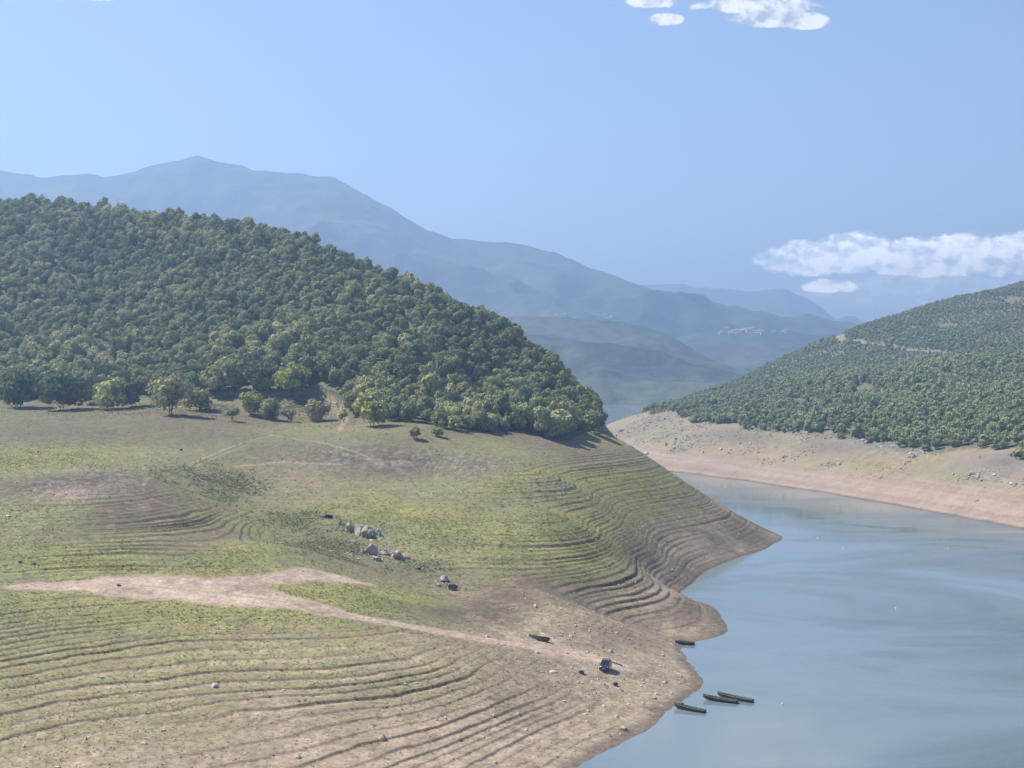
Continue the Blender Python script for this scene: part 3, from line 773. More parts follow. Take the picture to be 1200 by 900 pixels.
# dry scrub behind the bushes, weeds and grass: nobody could count them
def tufts(name, label, cat, P, size, tall, C, mat, seed, B_=4):
    rg = np.random.default_rng(seed); n = len(P)
    P = np.repeat(P, B_, 0); size = np.repeat(size, B_)[:, None]; C = np.repeat(C, B_, 0)
    a = rg.uniform(0, 6.283, len(P)); d = np.stack([np.cos(a), np.sin(a), a * 0], -1); e = np.stack([-np.sin(a), np.cos(a), a * 0], -1)
    lean = rg.uniform(.1, .8, (len(P), 1)); hgt = tall * rg.uniform(.6, 1.3, (len(P), 1))
    b = P + d * size * .2
    V = np.stack([b - e * size * .5 + [0, 0, -.06], b + e * size * .5 + [0, 0, -.06], b + d * size * lean + e * size * .25 + np.c_[hgt * 0, hgt * 0, hgt * size], b + d * size * lean - e * size * .3 + np.c_[hgt * 0, hgt * 0, hgt * size * .85]], 1).reshape(-1, 3)
    me = mesh_np(name, V, np.arange(len(V)).reshape(-1, 4), False)
    set_col(me, 'tint', np.repeat(C * rg.uniform(.75, 1.25, (len(C), 1)), 4, 0)); me.materials.append(mat)
    return tag(link(bpy.data.objects.new(name, me)), label, cat, kind='stuff')
tm_, nt, bs = new_mat('grass_blades'); at = N(nt, 'ShaderNodeAttribute', attribute_name='tint')
nt.nodes.remove(bs); df = N(nt, 'ShaderNodeBsdfDiffuse'); t2 = N(nt, 'ShaderNodeBsdfTranslucent'); ms = N(nt, 'ShaderNodeMixShader', i_0=.12)
for b_ in (df, t2): nt.links.new(at.outputs['Color'], b_.inputs[0])
nv = N(nt, 'ShaderNodeCombineXYZ', i_0=-.2, i_1=-.1, i_2=1.0); nt.links.new(nv.outputs[0], df.inputs['Normal'])
nt.links.new(df.outputs[0], ms.inputs[1]); nt.links.new(t2.outputs[0], ms.inputs[2]); nt.links.new(ms.outputs[0], nt.nodes['Material Output'].inputs[0])

cand = np.flatnonzero((~RS) & (Z0 > 1.2) & (wood < .5) & (tmask < .2) & (np.abs(X / Y) < .45) & (Y > 125) & (Y < 480))
wgt = (grassy * .9 + near * .6 + .25) * (1 - .9 * brownp) * np.clip(.65 + .7 * n5 + .4 * n20, 0.02, 1) * (1 - .7 * low * (1 - grassy)) * (1 - .6 * carflat)
p_ = (wgt * Y ** 1.0)[cand]; p_ = p_ / p_.sum()
sel = RNG.choice(cand, 52000, p=p_)
P = np.stack([X[sel] + RNG.uniform(-.2, .2, len(sel)), Y[sel] + RNG.uniform(-.3, .3, len(sel)), Z[sel]], -1)
gc = C[sel] * RNG.uniform(.8, 1.3, (len(sel), 1)) + (lerp(YGREEN, GREEN, RNG.uniform(0, 1, (len(sel), 1))) - C[sel]) * (.25 + .45 * np.clip(grassy[sel], 0, 1)[:, None])
tufts('grass', 'patchy yellow green grass growing over the terraced slope', 'grass', P, RNG.uniform(.10, .24, len(sel)) * (Y[sel] / 230) ** .5, .5, gc * 1.25, tm_, 61)
wp = np.clip(B(240,575,70,14,2) + B(385,645,50,12,2) + .6 * B(350,612,60,14,2) + .6 * B(470,664,60,8,2), 0, 1) ** 1.2 * np.clip(.4 + 1.0 * n5, 0, 1)
p_ = (wp * Y)[cand]; sel = RNG.choice(cand, 5000, p=p_ / p_.sum())
tufts('weeds', 'dark green weeds filling the shallow gully across the slope', 'weeds', np.stack([X[sel], Y[sel], Z[sel]], -1), RNG.uniform(.14, .36, len(sel)), .55, np.repeat(c3(.14,.155,.078)[None], len(sel), 0), tm_, 62)
wp = np.clip(B(265,472,60,8) + B(340,475,70,7) + .6 * B(215,480,60,6), 0, 1) * np.clip(.5 + 1.5 * n5, 0, 1)
cs = np.flatnonzero((~RS) & (wood < .5) & (Y > 300) & (Y < 520) & (np.abs(X / Y) < .4)); p_ = wp[cs] * Y[cs]; sel = RNG.choice(cs, 3200, p=p_ / p_.sum())
tufts('undergrowth', 'grey brown dry scrub between the bushes and the forest', 'scrub', np.stack([X[sel], Y[sel], Z[sel]], -1), RNG.uniform(.16, .42, len(sel)), .7, np.repeat(c3(.21,.20,.13)[None], len(sel), 0), tm_, 63, 4)

# ================================================================== ROCKS
STONE = simple_mat('limestone', (.35,.305,.25), .95, scale=1.4, noise=.3, bump=.12)
STONE_D = simple_mat('dark_stone', (.085,.08,.074), .95, scale=1.6, noise=.25, bump=.1)
STONE_W = simple_mat('white_stone', (.45,.43,.40), .9, scale=2, noise=.12, bump=.03)
def rock_mesh(name, seed, mat, sub=3):
    bm = bmesh.new(); bmesh.ops.create_icosphere(bm, subdivisions=sub, radius=1)
    rg = random.Random(seed); off = Vector((rg.uniform(-50, 50),) * 3)
    from mathutils import noise as mn
    planes = [(Vector((rg.gauss(0, 1), rg.gauss(0, 1), rg.gauss(0, 1))).normalized(), rg.uniform(.35, .8)) for _ in range(12)]
    for v in bm.verts:
        p = v.co.copy()
        for n_, d_ in planes:
            k = p.dot(n_) - d_
            if k > 0: p -= n_ * k * .9
        p *= 1 + .40 * mn.noise(p * 1.5 + off) + .22 * mn.noise(p * 4 + off)
        v.co = p
    me = bpy.data.meshes.new(name); bm.to_mesh(me); bm.free(); me.materials.append(mat)
    return me
STONE_B = simple_mat('bank_stone', (.32,.285,.25), .95, scale=.8, noise=.3, bump=.1)
STONE_L = simple_mat('loose_stone', (.42,.37,.31), .95, scale=.8, noise=.3, bump=.05)
ROCKS = [rock_mesh('boulder', 40 + k, STONE) for k in range(6)]
ROCKS_D = [rock_mesh('boulder', 60 + k, STONE_D) for k in range(2)]
ROCKS_W = [rock_mesh('boulder', 70 + k, STONE_W, 2) for k in range(3)]
def boulder(me, px, py, wpx, hpx, label, group=None, y0=120, sink=.25, depth=1.0, cat='rock', name='boulder'):
    x, y, z = spot(px, py, y0)
    s = y / F
    o = bpy.data.objects.new(name, me)
    W, H = wpx * s, hpx * s
    o.scale = (W * .56, W * .5 * depth, H * .66); o.location = (x, y, z + H * (.42 - sink)); o.rotation_euler = (random.uniform(-.3, .3), random.uniform(-.3, .3), random.uniform(-.5, .5))
    return tag(link(o), label, cat, group)
G1, G2 = 'boulders of the upper outcrop', 'boulders of the lower outcrop'
boulder(ROCKS[0],409,622,15,16,'tall grey boulder in the upper outcrop, second from its left end',G1)
boulder(ROCKS[1],420,627,13,18,'orange stained slab in the middle of the upper outcrop',G1)
boulder(ROCKS[2],431,629,17,17,'large rounded boulder at the right of the upper outcrop',G1)
boulder(ROCKS[3],441,628,10,12,'smaller boulder closing the right end of the upper outcrop',G1)
boulder(ROCKS[4],399,615,9,9,'small pale boulder at the left end of the upper outcrop',G1)
boulder(ROCKS_D[0],383,606,22,6,'low dark rock ledge up the slope from the upper outcrop',G1)
boulder(ROCKS[3],436,649,15,14,'pale pointed boulder at the centre of the lower outcrop',G2)
boulder(ROCKS[0],466,654,19,14,'biggest dark boulder at the right of the lower outcrop',G2)
boulder(ROCKS[5],441,657,11,9,'low boulder at the foot of the lower outcrop',G2)
boulder(ROCKS[2],452,650,12,9,'squat brown boulder between the pale and the biggest dark one',G2)
boulder(ROCKS[1],422,648,10,7,'flat pale boulder left of the pointed one',G2)
boulder(ROCKS[4],409,651,16,5,'long low slab trailing off the left of the lower outcrop',G2)
boulder(ROCKS[5],476,655,9,8,'small round boulder at the right end of the lower outcrop',G2)
boulder(ROCKS_D[1],531,692,14,9,'single dark boulder beside the track bend, pale on top')
boulder(ROCKS[2],522,681,13,10,'pale lump of rock just above the single dark boulder')
boulder(ROCKS_D[0],490,667,12,6,'dark flat rock below the lower outcrop')
boulder(ROCKS_W[0],44,530,5,4,'white stone alone on the upper left grass')
boulder(ROCKS_W[1],19,566,4,3,'small white stone on the brown ploughed strip')
boulder(ROCKS_W[2],779,800,8,3.5,'white flat slab on the bare ground near the boats')
boulder(ROCKS_D[1],722,804,8,5,'dark stone with pale top in front of the car')
boulder(ROCKS_D[0],729,810,5,3,'small dark stone beyond the one in front of the car')
boulder(ROCKS_D[1],682,790,8,5,'brown lump of earth and stone left of the car')
boulder(ROCKS_W[0],648,788,12,3,'long pale stone lying left of the car')
boulder(ROCKS_D[1],24,660,6,3,'left dark lump in the grass beside the track start')
boulder(ROCKS_D[0],40,661,6,4,'right dark lump in the grass beside the track start')
boulder(ROCKS_D[0],212,528,6,4,'dark stone on the brown middle of the upper field')
boulder(ROCKS_D[1],139,687,6,3,'dark stone lying on the wide pink part of the track')
G3 = 'large rocks on the bank across the water'
for px, py, w, h, l in ((780,522,6,8,'tall dark rock on the far bank, among pale rubble'),(792,515,6,4,'pale block above the tall dark rock on the far bank'),(823,531,5,4,'white block low on the far bank, left of its twin'),
        (845,527,6,4,'white block low on the far bank, right of its twin'),(879,521,5,3,'pale slab where the far bank turns to smooth beach'),(758,532,9,4,'broad pale rock at the left of the far bank rubble'),(729,505,9,4,'pale rock near the narrow left end of the far bank'),
        (1117,556,6,3,'pale rock on the green strip of the far bank'),(1150,563,9,3,'long white ledge at the right of the far bank'),(1165,557,9,4,'grey ledge above the long white one on the far bank'),(1185,567,8,3,'low white ledge nearest the right photo edge')):
    boulder(ROCKS_W[w % 3] if 'white' in l or 'pale' in l else ROCKS[w % 6], px, py, w, h, l, G3, y0=420)
# loose stones: a mass
def stone_mass(name, label, P, size, mat, seed):
    rg = np.random.default_rng(seed); n = len(P)
    v = ICO_V[None] * (1 + rg.uniform(-.3, .3, (n, len(ICO_V), 1))) * (size[:, None, None] * rg.uniform(.5, 1.2, (n, 1, 3))) + P[:, None]
    f = ICO_F[None] + (np.arange(n) * len(ICO_V))[:, None, None]
    me = mesh_np(name, v.reshape(-1, 3), f.reshape(-1, 3), False); me.materials.append(mat)
    return tag(link(bpy.data.objects.new(name, me)), label, 'rubble', kind='stuff')
w_ = (.04 + 3.0 * B(425,623,36,9,2) + 3.0 * B(448,652,48,9,2) + 1.2 * B(525,684,30,10) + .6 * carflat + 1.0 * rocky + .16 * low) * (np.abs(X / Y) < .4) * (~RS) * (wood < .5) * (Z0 > .2) * (Y < 480) * (Y > 130) * (1 - .8 * tmask); w_ /= w_.sum()
sel = RNG.choice(len(X), 3600, p=w_)
stone_mass('rubble', 'loose pale stones strewn over the near slope and shore', np.stack([X[sel], Y[sel], Z[sel]], -1), RNG.gamma(2.0, .045, len(sel)) + .04, STONE_L, 5)
w_ = rocky * (RS & ~FR) * (np.abs(X / Y) < .42) * (Y < 1000) * (Z0 > 2) * np.clip(.3 + 1.5 * n20, 0.02, 1); w_ /= w_.sum()
sel = RNG.choice(len(X), 3600, p=w_)
stone_mass('rubble', 'rocky rubble strewn over the bank across the water', np.stack([X[sel], Y[sel], Z[sel]], -1), RNG.gamma(2.0, .11, len(sel)) + .1, STONE_B, 6)

# ================================================================== BOATS
TAR = simple_mat('tarred_wood', (.030,.034,.026), .75, scale=6, noise=.3, bump=.01)
TARIN = simple_mat('weathered_planks', (.085,.085,.060), .85, scale=7, noise=.3, bump=.01)
RIM = simple_mat('worn_gunwale', (.10,.105,.075), .8, scale=8, noise=.3)
def boat(loc, heading, L, Wd, label, tilt=0.0, roll=0.0, group='flat bottomed boats on the shore', cut=False):
    """flat bottomed punt, bow towards +x"""
    root = empty('rowing_boat', loc, heading); root.rotation_euler = (roll, tilt, heading); root.scale = (1, 1, 1.1)
    tag(root, label, 'boat', group)
    st = [(-.5, .40, .00, .36), (-.42, .44, -.06, .37), (-.2, .50, -.10, .36), (.05, .50, -.10, .37), (.25, .43, -.06, .42), (.38, .30, .02, .47), (.46, .17, .14, .53), (.5, .07, .28, .58)]
    bm = bmesh.new(); ro, ri = [], []
    for t, hw, zb, zt in st:
        x = t * L; w = hw * Wd
        ro.append([bm.verts.new((x, s * w * k, z)) for s, k, z in ((1, 1, zt), (1, .74, zb), (-1, .74, zb), (-1, 1, zt))])
        ri.append([bm.verts.new((x + (.05 if t == -.5 else -.05 if t == .5 else 0), s * (w * k - .035 * (w > .1)), z)) for s, k, z in ((1, 1, zt), (1, .76, zb + .05), (-1, .76, zb + .05), (-1, 1, zt))])
    for a, b in zip(ro, ro[1:]):
        for i in range(3): bm.faces.new((a[i], a[i + 1], b[i + 1], b[i]))
    for q_ in (ro[0], ro[-1]): bm.faces.new(q_)
    for i, j in ((0, 0), (3, 3)):
        for k in range(len(ro) - 1): bm.faces.new((ro[k][i], ro[k + 1][i], ri[k + 1][j], ri[k][j]))
    bm_obj('hull', bm, TAR, root)
    bm = bmesh.new(); ri2 = [[bm.verts.new(v) for v in row] for row in [[(t * L * .985, s * (hw * Wd * k - .036), z) for s, k, z in ((1, 1, zt - .01), (1, .76, zb + .06), (-1, .76, zb + .06), (-1, 1, zt - .01))] for t, hw, zb, zt in st]]
    for a, b in zip(ri2, ri2[1:]):
        for i in range(3): bm.faces.new((a[i], a[i + 1], b[i + 1], b[i]))
    bm.faces.new(ri2[0]); bm_obj('floor_boards', bm, TARIN, root)
    bm = bmesh.new()
    for s in (1, -1):
        for (t, hw, zb, zt), (t2, hw2, zb2, zt2) in zip(st, st[1:]):
            add_tube(bm, (t * L, s * hw * Wd, zt), (t2 * L, s * hw2 * Wd, zt2), .032, n=5)
    add_tube(bm, (-.5 * L, -.4 * Wd, .36), (-.5 * L, .4 * Wd, .36), .035, n=5)
    bm_obj('gunwale', bm, RIM, root)
    for t, hw in ((-.28, .46), (.08, .46)):
        bm = bmesh.new(); add_box(bm, (t * L, 0, .24), (.24, hw * 2 * Wd - .06, .035), bevel=.006); bm_obj('seat', bm, TARIN, root)
    bm = bmesh.new(); add_box(bm, (.40 * L, 0, .46), (.16 * L * .8, .36 * Wd, .03), Matrix.Rotation(-.42, 3, 'Y'), bevel=.005); bm_obj('bow_deck', bm, TARIN, root)
    return root
def boat_at(b0, b1, z, Wd, label, **kw):
    """b0 bow and b1 stern as seen in the photo, on level z"""
    p, q_ = Vector(on_level(*b0, z)), Vector(on_level(*b1, z))
    d = p - q_
    c = (p + q_) / 2
    return boat((c.x, c.y, z), math.atan2(d.y, d.x), d.length, Wd, label, **kw)
boat_at((824,819), (864,824), .05, 1.05, 'dark boat lying nearer of the moored pair, bow on the shore', tilt=-.03)
boat_at((841,816), (882,823), .05, 1.05, 'dark boat lying farther out of the moored pair, overlapped by its neighbour', tilt=-.02)
boat_at((790,829), (826,835), .05, 1.0, 'dark boat nearest the camera, alone at the muddy shore', tilt=-.04)
boat_at((791,754.5), (814,755.5), .05, 1.0, 'short dark boat moored in the small inlet below the nose', tilt=-.01)
x, y, z = spot(631, 750)
x2, y2, z2 = spot(617, 745)
o = boat((x, y, z + .06), math.atan2(y2 - y, x2 - x), 3.6, .95, 'old dark boat hauled up on the earth beside the dirt track', roll=.35)
# crate on the shore by the nearest boat
x, y, z = spot(797, 827)
t = empty('crate', (x, y, z), .2); tag(t, 'small dark crate on the mud beside the nearest boat', 'crate')
bm = bmesh.new(); add_box(bm, (0, 0, .22), (.9, .5, .40), bevel=.02); bm_obj('box', bm, TAR, t)
bm = bmesh.new(); add_box(bm, (0, 0, .44), (.96, .56, .05), bevel=.01); bm_obj('lid', bm, TARIN, t)
# driftwood
WOOD = simple_mat('driftwood', (.11,.09,.07), .9, scale=8, noise=.3)
for (pa, pb, r0, l) in (((716,776),(729,781),.13,'dark driftwood log lying right behind the car'),((1031,561),(1035,559),.12,'small dark driftwood snag on the far beach'),((1143,588),(1147,587),.12,'dark driftwood stub low on the far beach at the right')):
    a, b = Vector(spot(*pa)), Vector(spot(*pb)); c = (a + b) / 2; d = b - a
    if d.length > 4: d = d.normalized() * 4
    root = empty('driftwood', c); tag(root, l, 'driftwood')
    bm = bmesh.new(); add_tube(bm, -d / 2 + Vector((0, 0, .12)), d / 2 + Vector((0, 0, .16)), r0, r0 * .7, 8); bm_obj('log', bm, WOOD, root, True)
    bm = bmesh.new(); add_tube(bm, Vector((0, 0, .14)), Vector((.25, .1, .75)), r0 * .45, .02, 6); bm_obj('branch', bm, WOOD, root, True)
# floats
FLOATM = simple_mat('white_plastic', (.8,.8,.78), .4, noise=.03)
for px, py, l in ((988,643,'white float on the water left of the middle, first of a far pair'),(958,631,'white float nearest the headland tip'),(1111,643,'white float out towards the right bank'),(1050,713,'white float alone in mid lake'),(917,825,'white float closest to the moored boats')):
    x, y, z = on_level(px, py, 0)
    root = empty('float', (x, y, 0)); tag(root, l, 'float', 'floats on the lake')
    bm = bmesh.new(); bmesh.ops.create_uvsphere(bm, u_segments=14, v_segments=8, radius=.12, matrix=Matrix.Translation((0, 0, .05))); bm_obj('ball', bm, FLOATM, root, True)
    bm = bmesh.new(); add_tube(bm, (0, 0, .15), (0, 0, .25), .03); bm_obj('neck', bm, FLOATM, root)

# ================================================================== CAR
PAINT = simple_mat('dark_blue_paint', (.012,.017,.024), .22, noise=.04); PAINT.node_tree.nodes['Principled BSDF'].inputs['Coat Weight'].default_value = .7
GLASS = simple_mat('tinted_glass', (.012,.02,.022), .06, noise=.02)
RUBBER = simple_mat('rubber', (.018,.018,.018), .85); ALLOY = simple_mat('alloy', (.5,.5,.52), .3, 1.0, noise=.03)
LAMP = simple_mat('lamp_glass', (.7,.72,.75), .12, noise=.03); REDL = simple_mat('red_lamp', (.35,.02,.015), .2); BLK = simple_mat('black_plastic', (.02,.02,.02), .6); PLATE = simple_mat('plate_white', (.75,.75,.75), .5, noise=.02)
def loft(bm, secs, close=True):
    rowsv = [[bm.verts.new(p) for p in s] for s in secs]
    for a, b in zip(rowsv, rowsv[1:]):
        n_ = len(a)
        for i in range(n_): bm.faces.new((a[i], a[(i + 1) % n_], b[(i + 1) % n_], b[i]))
    if close: bm.faces.new(rowsv[0]); bm.faces.new(rowsv[-1])
x, y, z = spot(709, 788)
car = empty('parked_car', (x + .15, y + 1.4, float(gz(x + .15, y + 1.4)) + .02), 0)
fx, fy = -.20, -.98; car.scale = (.88,) * 3
car.rotation_euler = (0, 0, math.atan2(fy, fx))
tag(car, 'small dark hatchback parked on the bare shore facing the camera', 'car')
bm = bmesh.new(); secs = []
for xx, hw, zb, zt in ((-1.98,.70,.42,.78),(-1.93,.80,.30,.93),(-1.2,.85,.24,.96),(0,.86,.24,.93),(.75,.85,.24,.92),(1.3,.83,.24,.83),(1.78,.78,.28,.73),(1.95,.68,.36,.62)):
    secs.append([(xx,-hw*.96,zb),(xx,hw*.96,zb),(xx,hw,zb+.18),(xx,hw,zt-.16),(xx,hw*.9,zt),(xx,-hw*.9,zt),(xx,-hw,zt-.16),(xx,-hw,zb+.18)])
loft(bm, secs); bmesh.ops.bevel(bm, geom=[e for e in bm.edges if e.calc_face_angle(0) > .6], offset=.03, segments=2, affect='EDGES'); bm_obj('body', bm, PAINT, car, True)
bm = bmesh.new()
secs = [[(xx, hw, zz) for xx, hw, zz in ((-1.72,.74,.92),(.78,.76,.90))], []]
lo_ = [(-1.86,.74,.93),(-1.3,.77,.94),(.1,.77,.92),(.92,.72,.90)]; hi_ = [(-1.45,.56,1.42),(-1.1,.58,1.46),(-.1,.58,1.47),(.18,.55,1.44)]
bm = bmesh.new()
bot = [bm.verts.new((a, s * b, c)) for s in (1, -1) for a, b, c in (lo_ if s == 1 else lo_[::-1])]
top = [bm.verts.new((a, s * b, c)) for s in (1, -1) for a, b, c in (hi_ if s == 1 else hi_[::-1])]
n_ = len(bot)
for i in range(n_): bm.faces.new((bot[i], bot[(i + 1) % n_], top[(i + 1) % n_], top[i]))
bm.faces.new(top); bm_obj('cabin', bm, PAINT, car)
def pane(name, a, b, c, d, grow=.012, k=.86):
    P4 = [Vector(p) for p in (a, b, c, d)]; ce = sum(P4, Vector()) / 4; nn = (P4[1] - P4[0]).cross(P4[3] - P4[0]).normalized()
    if nn.dot(ce - Vector((-.4, 0, 1.0))) < 0: nn = -nn
    bm = bmesh.new(); f0 = [bm.verts.new(ce + (p - ce) * k + nn * grow) for p in P4]; f1 = [bm.verts.new(ce + (p - ce) * k - nn * .004) for p in P4]
    bm.faces.new(f0); bm.faces.new(f1)
    for i in range(4): bm.faces.new((f0[i], f0[(i + 1) % 4], f1[(i + 1) % 4], f1[i]))
    bm_obj(name, bm, GLASS, car)
def mir(p): return (p[0], -p[1], p[2])
pane('windscreen', lo_[3], mir(lo_[3]), mir(hi_[3]), hi_[3], k=.92); pane('rear_window', lo_[0], mir(lo_[0]), mir(hi_[0]), hi_[0])
for s in (0, 1):
    g_ = (lambda p: p) if not s else mir
    pane('side_window', g_(lo_[1]), g_(lo_[2]), g_(hi_[2]), g_(hi_[1])); pane('side_window', g_(lo_[2]), g_(lo_[3]), g_(hi_[3]), g_(hi_[2]), k=.78); pane('side_window', g_(lo_[0]), g_(lo_[1]), g_(hi_[1]), g_(hi_[0]), k=.7)
for sx in (-1.22, 1.25):
    for sy in (-1, 1):
        w = bpy.data.objects.new('wheel', None); w.location = (sx, sy * .74, .31); link(w, car)
        bm = bmesh.new(); add_tube(bm, (0, -.1, 0), (0, .1, 0), .31, n=24); bmesh.ops.bevel(bm, geom=[e for e in bm.edges if e.calc_face_angle(0) > 1], offset=.03, segments=2, affect='EDGES'); bm_obj('tyre', bm, RUBBER, w, True)
        bm = bmesh.new(); add_tube(bm, (0, sy * .085, 0), (0, sy * .115, 0), .2, .17, n=16); bm_obj('rim', bm, ALLOY, w)
for sy in (-1, 1):
    bm = bmesh.new(); add_box(bm, (1.86, sy * .55, .62), (.16, .26, .14), Matrix.Rotation(.2 * -sy, 3, 'Z'), .03); bm_obj('headlight', bm, LAMP, car)
    bm = bmesh.new(); add_box(bm, (-1.93, sy * .68, .74), (.1, .16, .26), None, .02); bm_obj('tail_light', bm, REDL, car)
    bm = bmesh.new(); add_box(bm, (.72, sy * .93, .95), (.12, .16, .12), None, .03); bm_obj('side_mirror', bm, PAINT, car)
bm = bmesh.new(); add_box(bm, (1.94, 0, .52), (.06, .8, .16), None, .02); bm_obj('grille', bm, BLK, car)
bm = bmesh.new(); add_box(bm, (1.95, 0, .36), (.12, 1.36, .14), None, .04); bm_obj('bumper', bm, BLK, car)
bm = bmesh.new(); add_box(bm, (2.02, 0, .40), (.02, .5, .11)); bm_obj('number_plate', bm, PLATE, car)

# ================================================================== FAR HOUSES
WALLM = simple_mat('pale_plaster', (.46,.44,.40), .9, noise=.06, scale=.3); ROOFM = simple_mat('clay_tiles', (.25,.20,.17), .9, noise=.15, scale=.5)
def house_mesh(w, d, h):
    bm = bmesh.new(); add_box(bm, (0, 0, h / 2 - 2), (w, d, h + 4))
    n0_ = len(bm.faces)
    e = .5
    v = [bm.verts.new(p) for p in ((-w/2-e,-d/2-e,h-.1),(w/2+e,-d/2-e,h-.1),(w/2+e,d/2+e,h-.1),(-w/2-e,d/2+e,h-.1),(-w/2-e,0,h+d*.32),(w/2+e,0,h+d*.32))]
    for f in ((0,1,5,4),(2,3,4,5),(0,4,3),(1,2,5),(3,2,1,0)): bm.faces.new([v[i] for i in f])
    bmesh.ops.recalc_face_normals(bm, faces=bm.faces)
    me = bpy.data.meshes.new('house'); bm.to_mesh(me); bm.free(); me.materials.append(WALLM); me.materials.append(ROOFM)
    for i, p in enumerate(me.polygons): p.material_index = 1 if i >= n0_ else 0
    return me
HM = [house_mesh(11, 8, 5.5), house_mesh(14, 9, 7), house_mesh(9, 8, 4.5)]
rg = random.Random(3)
def village(n, x0, x1, y0, y1, surf, label, group):
    for k in range(n):
        px, py = rg.uniform(x0, x1), rg.uniform(y0, y1)
        x, y, z = surf(px, py)
        o = bpy.data.objects.new('house', HM[k % 3]); o.scale = (.7,) * 3; o.location = (x + rg.uniform(-6, 6), y + rg.uniform(-9, 9), z - .5); o.rotation_euler = (0, 0, rg.uniform(-.5, .5))
        tag(link(o), label, 'house', group)
village(46, 846, 892, 386, 393, s2, 'tiny pale house in the hilltop village far behind the road', 'houses of the hilltop village')
village(10, 905, 925, 389, 393, s2, 'tiny pale house strung out right of the hilltop village', 'houses right of the hilltop village')
village(34, 650, 722, 368, 375, s3, 'tiny pale house on the foot of the blue mountain', 'houses at the mountain foot')

# ================================================================== AIR
hm = bpy.data.materials.new('air'); hm.use_nodes = True; nt = hm.node_tree; nt.nodes.remove(nt.nodes['Principled BSDF'])
pv = N(nt, 'ShaderNodeVolumePrincipled'); pv.inputs['Color'].default_value = (.40, .61, 1.0, 1); pv.inputs['Absorption Color'].default_value = (.02, .02, .02, 1); pv.inputs['Density'].default_value = .00031; pv.inputs['Anisotropy'].default_value = .3
nt.links.new(pv.outputs[0], nt.nodes['Material Output'].inputs['Volume'])
bm = bmesh.new(); add_box(bm, (0, 4200, 340), (14000, 11000, 710)); tag(bm_obj('haze', bm, hm), 'thin blue summer haze filling the valley air', 'haze', kind='stuff')

# ================================================================== LIGHT AND SKY
SUN_EL, SUN_AZ = R(50), math.atan2(-.91, .41)          # azimuth from +Y towards +X
sd = Vector((math.sin(SUN_AZ) * math.cos(SUN_EL), math.cos(SUN_AZ) * math.cos(SUN_EL), math.sin(SUN_EL)))
sl = bpy.data.lights.new('sun', 'SUN'); sl.energy = 5.0; sl.angle = R(.53); sl.color = (1, .95, .87)
so = link(bpy.data.objects.new('sun', sl)); so.rotation_euler = sd.to_track_quat('Z', 'Y').to_euler(); so.location = (0, 0, 300)

w = bpy.data.worlds.new('World'); SC.world = w; w.use_nodes = True; nt = w.node_tree
bg = nt.nodes['Background']; out = nt.nodes['World Output']
sky = N(nt, 'ShaderNodeTexSky', sky_type='NISHITA', sun_disc=False, sun_elevation=SUN_EL, sun_rotation=SUN_AZ, altitude=700, air_density=1.0, dust_density=.1, ozone_density=4.0)
tn = N(nt, 'ShaderNodeMix', data_type='RGBA', blend_type='MULTIPLY'); tn.inputs[0].default_value = 1; tn.inputs[7].default_value = (1.03, .91, .91, 1); nt.links.new(sky.outputs[0], tn.inputs[6]); nt.links.new(tn.outputs[2], bg.inputs[0]); bg.inputs[1].default_value = .085
tc = N(nt, 'ShaderNodeTexCoord'); sx = N(nt, 'ShaderNodeSeparateXYZ'); nt.links.new(tc.outputs['Generated'], sx.inputs[0])
def M(op, a, b=None, c=None):
    n = N(nt, 'ShaderNodeMath', operation=op)
    for i, v in enumerate((a, b, c)):
        if v is None: continue
        if isinstance(v, (int, float)): n.inputs[i].default_value = v
        else: nt.links.new(v, n.inputs[i])
    return n.outputs[0]
yc = M('MAXIMUM', sx.outputs[1], .02)
u_ = M('DIVIDE', sx.outputs[0], yc); v_ = M('DIVIDE', sx.outputs[2], yc)
cv = N(nt, 'ShaderNodeCombineXYZ'); nt.links.new(u_, cv.inputs[0]); nt.links.new(M('MULTIPLY', v_, 1.35), cv.inputs[1])
def cn(scale, detail, seed, off=(0, 0)):
    mpn = N(nt, 'ShaderNodeMapping'); mpn.inputs['Location'].default_value = (off[0] + seed, off[1], seed * .37); nt.links.new(cv.outputs[0], mpn.inputs[0])
    n = N(nt, 'ShaderNodeTexNoise', i_Scale=scale, i_Detail=detail, i_Roughness=.58); nt.links.new(mpn.outputs[0], n.inputs['Vector']); return n.outputs['Fac']
nA, nB = cn(46, 7, 3.1), cn(46, 7, 3.1, (.004, -.007))
def ell(px, py, rx, ry, drop=1.0):
    uc, vc = (px - CX) / F, (430 - py) / F
    a = M('DIVIDE', M('SUBTRACT', u_, uc), rx / F); b = M('DIVIDE', M('SUBTRACT', v_, vc), ry / F)
    bb = M('MULTIPLY', b, M('ADD', 1.0, M('MULTIPLY', M('LESS_THAN', b, 0.0), drop)))     # flatter base
    return M('SUBTRACT', 1.0, M('ADD', M('MULTIPLY', a, a), M('MULTIPLY', bb, bb)))
def mxm(*a):
    r = a[0]
    for b in a[1:]: r = M('MAXIMUM', r, b)
    return r
CL = mxm(ell(960, 306, 70, 24, .5), ell(1000, 299, 52, 25, .3), ell(1085, 306, 75, 26, .4), ell(1150, 303, 70, 28, .4), ell(1220, 300, 90, 28, .4), ell(1330, 300, 110, 30, .4), M('SUBTRACT', ell(972, 336, 34, 10, .2), .25),
         ell(888, 8, 66, 11, .1), ell(908, 24, 52, 12, .4), ell(946, 27, 24, 11, .4), ell(764, 0, 30, 12, .2), M('SUBTRACT', ell(778, 24, 22, 8, 0), .35), ell(120, -4, 20, 6, 0), ell(950, -36, 130, 28, .1))
nF = cn(105, 6, 5.5)
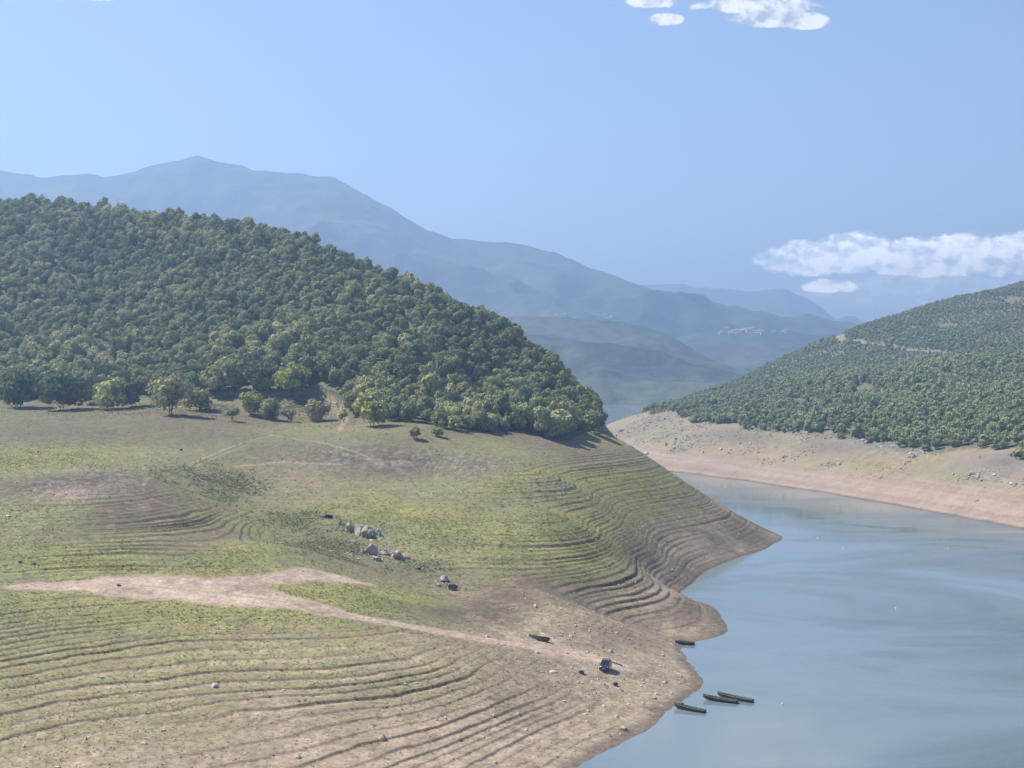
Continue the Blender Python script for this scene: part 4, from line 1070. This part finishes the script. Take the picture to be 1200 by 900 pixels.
dens = M('ADD', M('ADD', CL, .46), M('ADD', M('MULTIPLY', M('SUBTRACT', nA, .5), 1.9), M('MULTIPLY', M('SUBTRACT', nF, .5), 1.1)))
mr = N(nt, 'ShaderNodeMapRange', interpolation_type='SMOOTHSTEP', i_1=.05, i_2=.62); nt.links.new(dens, mr.inputs[0])
veil = mxm(ell(1090, 334, 190, 34, 0))
vn = N(nt, 'ShaderNodeMapRange', interpolation_type='SMOOTHSTEP', i_1=.0, i_2=1.2, i_3=0, i_4=.38); nt.links.new(M('ADD', veil, M('MULTIPLY', M('SUBTRACT', cn(20, 5, 8.8), .5), 1.2)), vn.inputs[0])
alpha = M('MAXIMUM', mr.outputs[0], vn.outputs[0])
lit = M('ADD', M('MULTIPLY', M('SUBTRACT', nA, nB), 2.6), .90)
lit = M('ADD', lit, M('MULTIPLY', M('SUBTRACT', mr.outputs[0], 1.0), .16))
lit = M('MINIMUM', M('MAXIMUM', lit, .62), 1.06)
cc = N(nt, 'ShaderNodeMix', data_type='RGBA'); cc.inputs[6].default_value = (.36, .385, .43, 1); cc.inputs[7].default_value = (.86, .86, .86, 1)
lt = N(nt, 'ShaderNodeMapRange', i_1=.62, i_2=1.02); nt.links.new(lit, lt.inputs[0]); nt.links.new(lt.outputs[0], cc.inputs[0])
bg2 = N(nt, 'ShaderNodeBackground'); cs_ = N(nt, 'ShaderNodeMapRange', i_1=.05, i_2=.2, i_3=3.2, i_4=.78); nt.links.new(v_, cs_.inputs[0]); nt.links.new(cs_.outputs[0], bg2.inputs[1]); nt.links.new(cc.outputs[2], bg2.inputs[0])
mxs = N(nt, 'ShaderNodeMixShader'); nt.links.new(M('MULTIPLY', alpha, M('GREATER_THAN', sx.outputs[1], .1)), mxs.inputs[0]); nt.links.new(bg.outputs[0], mxs.inputs[1]); nt.links.new(bg2.outputs[0], mxs.inputs[2]); nt.links.new(mxs.outputs[0], out.inputs[0])

# ================================================================== CAMERA
cd = bpy.data.cameras.new('camera'); cd.sensor_width = 36; cd.lens = 36 * F / 1200; cd.clip_start = .5; cd.clip_end = 40000
co = link(bpy.data.objects.new('camera', cd)); co.location = (0, 0, EYE); co.rotation_euler = (math.pi / 2 - PITCH, 0, 0)
SC.camera = co
SC.view_settings.view_transform = 'Standard'; SC.view_settings.look = 'None'; SC.view_settings.gamma = 1; SC.view_settings.exposure = 1.0
SC.view_settings.use_curve_mapping = False
SC.cycles.use_denoising = True
SC.cycles.max_bounces = 6; SC.cycles.diffuse_bounces = 2; SC.cycles.glossy_bounces = 2; SC.cycles.volume_bounces = 0; SC.cycles.transparent_max_bounces = 8
